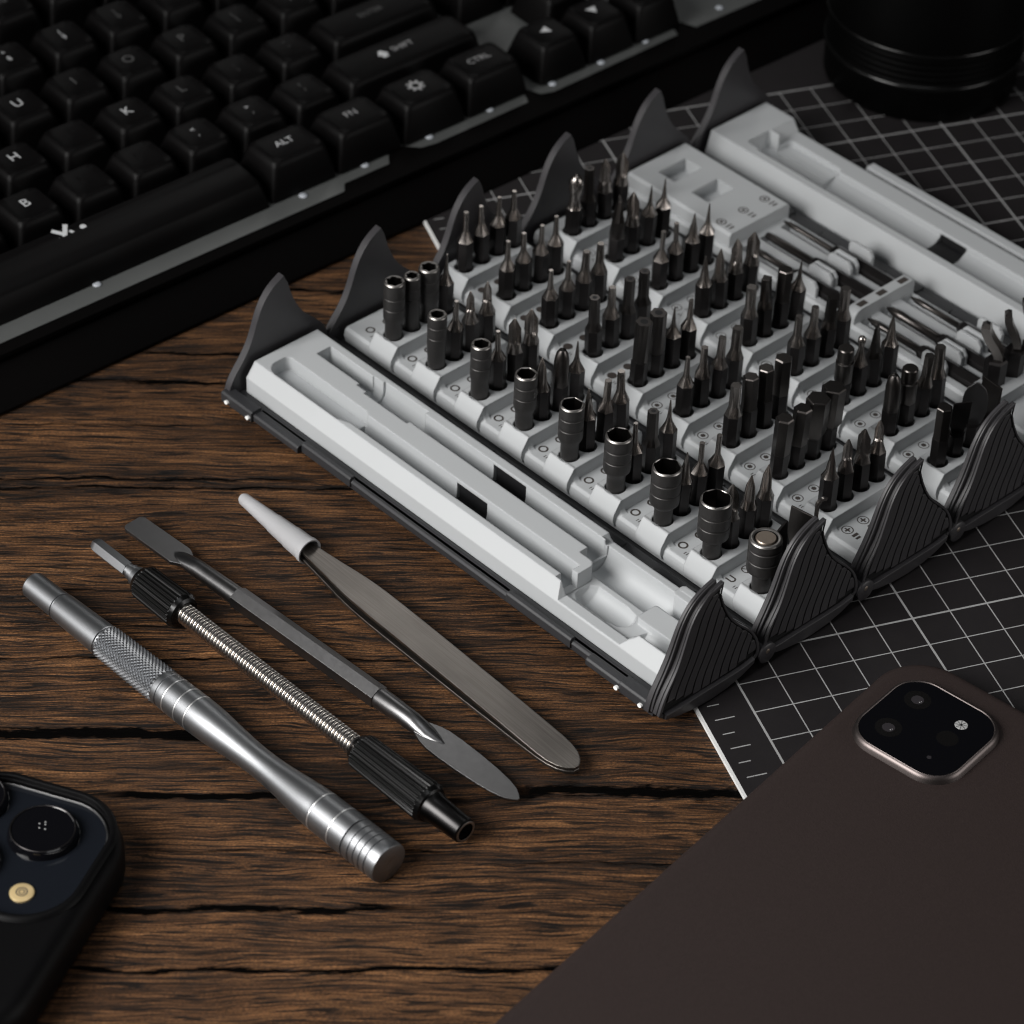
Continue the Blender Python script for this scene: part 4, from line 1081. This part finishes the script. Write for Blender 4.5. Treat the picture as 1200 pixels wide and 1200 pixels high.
for i, (ch, mt) in enumerate((('F', D), ('G', D), ('H', None), ('J', M['key']), ('K', None), ('L', D), (':\n;', D), ('"\n\'', D))):
    legend_key(5.25 + i, 1, 2, ch, mt, 2.6 if '\n' in ch else 4.8)
legend_key(13.875, 2.25, 2, 'ENTER', D, 3.0)
for i, (ch, mt) in enumerate((('T', D), ('Y', D), ('U', None), ('I', D), ('O', D), ('P', D), ('{\n[', D), ('}\n]', D))):
    legend_key(6.0 + i, 1, 3, ch, mt, 2.6 if '\n' in ch else 4.8)
legend_key(14.25, 1.5, 3, '|', D, 5)
for i, (ch, mt) in enumerate((('&\n7', None), ('*\n8', None), ('(\n9', None), (')\n0', D), ('_\n-', D), ('+\n=', D))):
    legend_key(7.5 + i, 1, 4, ch, mt, 2.8)
legend_key(14.0, 2.0, 4, None)
for i in range(8): legend_key(7.0 + i + (0.25 if i > 1 else 0), 1, 5, 'F%d' % (6 + i), D, 3.0)
for r_ in (2, 3, 4):
    for i in range(2): legend_key(15.75 + i, 1, r_, None)

# ------------------------------------------------------------------ camera lens standing on the mat
cl = thing('camera_lens', (155.7, 229.5, MATZ), 0, 'black camera lens standing on the mat behind the tool case', 'camera lens')
a = MB(); a.lathe([(0, 27.6), (0.4, 28.6), (1.5, 29.2), (11, 29.4), (11.4, 29.4)], 96, 'z'); a.build('mount_ring', M['lensblack'], cl, smooth=30)
a = MB(); a.lathe([(11.3, 29.6), (11.8, 30.1), (12.6, 30.1), (13.0, 29.5)], 96, 'z', cap0=False, cap1=False); a.build('trim_ring', M['lensgloss'], cl, smooth=60)
a = MB(); prof = [(12.9, 29.3)]
z = 13.2
while z < 22: prof += [(z, 29.3), (z + 0.3, 28.8), (z + 1.2, 28.8), (z + 1.5, 29.3)]; z += 2.0
prof += [(23, 29.6), (23.4, 30.0), (62, 30.4), (64, 29.6), (86, 29.6), (86.5, 27)]
a.lathe(prof, 96, 'z'); a.build('lens_barrel', M['lensblack'], cl, smooth=30)
a = MB(); a.lathe([(22.6, 29.75), (23.0, 30.15), (23.6, 30.25), (24.0, 29.95)], 96, 'z', cap0=False, cap1=False); a.build('focus_ring', M['lensgloss'], cl, smooth=60)

# ------------------------------------------------------------------ tablet (lower right)
A = Vector((24.2, -26.6)); d1 = Vector((cos(radians(31.9)), sin(radians(31.9))))
Bp = Vector((57.0, -42.5)); d2 = Vector((cos(radians(-59.5)), sin(radians(-59.5))))
den = d1.x * d2.y - d1.y * d2.x
tq = ((Bp.x - A.x) * d2.y - (Bp.y - A.y) * d2.x) / den
K = A + d1 * tq
tab = thing('tablet', (K.x, K.y, MATZ), 0, 'dark brown tablet with square camera bump lying face down', 'tablet')
P1 = -d1 * 245; P2 = d2 * 178
poly = fillet([(0, 0), tuple(P1), tuple(P1 + P2), tuple(P2)], [13, 14, 14, 14], 12)
if sum(poly[i][0] * poly[(i + 1) % len(poly)][1] - poly[(i + 1) % len(poly)][0] * poly[i][1] for i in range(len(poly))) < 0: poly = poly[::-1]
a = MB(); rings = []
for z, dd in ((0.1, 1.6), (0.5, 0.7), (1.3, 0.15), (2.4, 0.0), (5.0, 0.0), (6.0, 0.25), (6.6, 0.8), (6.9, 1.6), (7.0, 2.6)):
    rings.append([(x, y, z) for x, y in offset_poly(poly, dd)])
a.loft(rings); a.build('tablet_back', M['ipad'], tab, smooth=60)
BA = radians(30.5); bc = Vector((32.2, -44.9)) - K
bump = MB(); cb, sb = cos(BA), sin(BA)
def bl(x, y): return (bc.x + cb * x - sb * y, bc.y + sb * x + cb * y)
H0 = 14.0
def brr(h, r): return [bl(x, y) for x, y in rrect(-h, h, -h, h, r, 10)]
rings = [[(x, y, z) for x, y in brr(h, r)] for z, h, r in ((6.4, H0 + 0.75, 8.4), (7.1, H0 + 0.55, 8.2), (7.9, H0 + 0.28, 7.95), (8.5, H0, 7.7), (8.75, H0 - 0.45, 7.3), (8.6, H0 - 0.8, 7.0))]
bump.loft(rings, True, False); fr_ = bump.build('camera_frame', M['ipadframe'], tab, smooth=50)
rm = MB(); rings = [[(x, y, z) for x, y in brr(h, r)] for z, h, r in ((8.7, H0 - 0.40, 7.35), (8.86, H0 - 0.55, 7.2), (8.7, H0 - 0.72, 7.05))]
rm.loft(rings, False, False); rm.build('bright_rim', M['ipadframe'], fr_, smooth=60)
gl = MB(); gl.prism(brr(H0 - 0.62, 7.1), 8.0, 8.62, 'z'); gl.build('camera_glass', M['glass'], tab)
def spot(name, p, r, mat, z=8.63, ringr=0, parent=tab):
    a = MB(); x, y = p[0] - K.x, p[1] - K.y
    a.disc(x, y, z, r, 24)
    return a.build(name, mat, parent)
for p in ((34.2, -35.5), (23.8, -42.1)):
    o = spot('camera_lens_ring', p, 3.2, M['lensring'], 8.632); le = spot('lens_element', p, 1.5, M['lensdark'], 8.645, parent=o)
    a = MB(); a.disc(p[0] - K.x + 0.1, p[1] - K.y - 0.9, 8.65, 0.16, 8); a.disc(p[0] - K.x + 0.6, p[1] - K.y - 0.8, 8.65, 0.12, 8); a.build('painted_glint', M['silver'], o)  # highlights on the lens glass drawn as tiny pale discs
spot('lidar_window', (35.4, -49.5), 2.6, M['lensring'])
spot('microphone_hole', (28.7, -54.0), 0.55, M['lensdark'], 8.64)
a = MB(); x, y = 40.4 - K.x, -46.3 - K.y
a.lathe([(8.63, 1.55), (8.7, 1.5)], 24, 'z', (x, y, 0)); fl = a.build('flash', M['silver'], tab)
m = MB()
for i in range(8):
    an = i * pi / 4 + .2; m.strip([(x, y), (x + 1.4 * cos(an), y + 1.4 * sin(an))], 0.15, 8.715 + 0.001 * i)
m.build('flash_facets', M['glass'], fl)

# ------------------------------------------------------------------ phone (lower left)
PA = math.atan2(-.62, .78)
ph = thing('phone', (-144.5, -21.6, 0), PA, 'dark phone in a black rubber case with round camera lenses', 'phone')
a = MB(); rings = []
poly = rrect(-160, -1.9, -78, 0.2, 18, 12)
for z, dd in ((0, 2.0), (0.8, 0.8), (2.5, 0.0), (7.5, 0.0), (9.8, 0.7), (11.2, 2.0), (11.9, 3.6), (12.0, 5.0)):
    rings.append([(x, y, z) for x, y in offset_poly(poly, dd)])
a.loft(rings); pc = a.build('phone_case', M['case'], ph)
plate = rrect(-44.5, -6.0, -41.5, -3.2, 12, 12)
cut(pc, [MB().prism(plate, 9.6, 16, 'z')])
a = MB()
rings = [[(x, y, z) for x, y in offset_poly(plate, dd)] for z, dd in ((11.9, -1.9), (12.6, -1.4), (13.0, -0.8), (12.9, -0.1), (11.0, 0.0))]
a.loft(rings, False, False); a.build('camera_surround', M['case'], ph, smooth=50)
a = MB(); a.prism(offset_poly(plate, 0.1), 9.4, 10.6, 'z'); a.build('camera_plate', M['navy'], ph)
a = MB()
rings = [[(x, y, z) for x, y in offset_poly(plate, dd)] for z, dd in ((10.6, 0.15), (10.9, 0.3), (10.95, 0.6), (10.6, 0.8))]
a.loft(rings, False, False); a.build('plate_edge', M['gun'], ph, smooth=50)
for (x, y) in ((-20.6, -15.6), (-33.0, -29.6), (-39.6, -11.8)):
    a = MB(); a.lathe([(10.5, 8.0), (11.6, 7.9), (12.6, 7.5), (12.8, 7.1), (12.6, 6.9)], 48, 'z', (x, y, 0), cap0=False, cap1=False); lr = a.build('camera_ring', M['glass'], ph, smooth=40)
    a = MB(); a.lathe([(12.72, 7.28), (12.84, 7.12), (12.72, 6.98)], 48, 'z', (x, y, 0), cap0=False, cap1=False); a.build('ring_edge', M['shank'], lr, smooth=60)
    a = MB(); a.lathe([(12.0, 7.0), (12.55, 6.95)], 48, 'z', (x, y, 0)); a.build('camera_glass', M['glass'], lr)
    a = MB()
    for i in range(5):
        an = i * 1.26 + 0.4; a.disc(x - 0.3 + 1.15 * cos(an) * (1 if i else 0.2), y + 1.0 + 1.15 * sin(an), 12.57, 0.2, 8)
    a.build('painted_glint', M['silver'], lr)  # painted highlights: pale dots laid on the glass
a = MB(); a.lathe([(10.5, 2.75), (11.0, 2.7), (11.15, 2.4)], 28, 'z', (-17.2, -33.2, 0)); fl = a.build('flash', M['gold'], ph, smooth=40)
a = MB(); a.disc(-17.2, -33.2, 11.16, 1.35, 20, 1.05); a.disc(-17.2, -33.2, 11.165, 0.75, 16, 0.5); a.build('flash_ring', M['ink'], fl)

# ------------------------------------------------------------------ camera (solved from the mat grid)
Rm = [[0.9451853191435864, -0.3244418202847743, 0.03690823384746332],
      [-0.1799683985526528, -0.6119108044449615, -0.7701795523940596],
      [0.2724630029890854, 0.7213200902885089, -0.636758383806878]]
Cw = Vector((-258.8664361624355, -537.2489744356321, 532.8181625356962 + MATZ)) * MM
cam = bpy.data.cameras.new('camera'); co = bpy.data.objects.new('camera', cam); COL.objects.link(co)
X, Y, Zv = Vector(Rm[0]), -Vector(Rm[1]), -Vector(Rm[2])
mw = Matrix(((X.x, Y.x, Zv.x, Cw.x), (X.y, Y.y, Zv.y, Cw.y), (X.z, Y.z, Zv.z, Cw.z), (0, 0, 0, 1)))
co.matrix_world = mw
cam.sensor_width = 36; cam.lens = 3886.105 * 36 / 1200
cam.clip_start = 0.05; cam.clip_end = 20
cam.dof.use_dof = True; cam.dof.focus_distance = 0.795; cam.dof.aperture_fstop = 22
scene.camera = co

# ------------------------------------------------------------------ light: one big softbox from the left, weak low and top ones, a panel added behind, dark studio
w = bpy.data.worlds.new('World'); scene.world = w; w.use_nodes = True
bg = w.node_tree.nodes['Background']; bg.inputs['Color'].default_value = (0.86, 0.93, 1.0, 1); bg.inputs['Strength'].default_value = 0.013
def area(name, pos, target, sx, sy, power, color=(1, 1, 1), spread=pi):
    l = bpy.data.lights.new(name, 'AREA'); l.shape = 'RECTANGLE'; l.size = sx; l.size_y = sy; l.energy = power; l.color = color
    o = bpy.data.objects.new(name, l); COL.objects.link(o)
    l.spread = spread
    o.location = pos; d = Vector(target) - Vector(pos); o.rotation_euler = d.to_track_quat('-Z', 'Y').to_euler()
    return o
area('key_softbox', (-0.64, -0.13, 0.44), (-0.07, -0.02, 0), 0.42, 0.40, 1.6, (1, 0.985, 0.965), radians(74))
area('left_low_strip', (-0.62, 0.16, 0.13), (-0.03, 0.06, 0.02), 0.42, 0.20, 0.5, (1, 0.985, 0.97))
area('right_low_panel', (0.56, -0.36, 0.19), (0.02, 0.0, 0.02), 0.36, 0.30, 1.2, (1.0, 0.98, 0.96))
area('added_reflection_panel', (0.130, 0.595, 0.51), (-0.085, 0.02, 0.0), 0.13, 0.30, 0.26, (1.0, 0.99, 0.97))  # added for tweezers and spudger to reflect, narrowed to miss the tablet glass
area('top_softbox', (0.04, -0.02, 0.85), (0.0, 0.0, 0), 0.40, 0.30, 0.65, (0.97, 0.985, 1.0))

scene.view_settings.view_transform = 'Standard'
scene.view_settings.look = 'None'
scene.view_settings.exposure = 0; scene.view_settings.gamma = 1
scene.view_settings.use_curve_mapping = False
scene.cycles.max_bounces = 6
scene.cycles.filter_width = 1.15
scene.cycles.use_denoising = True
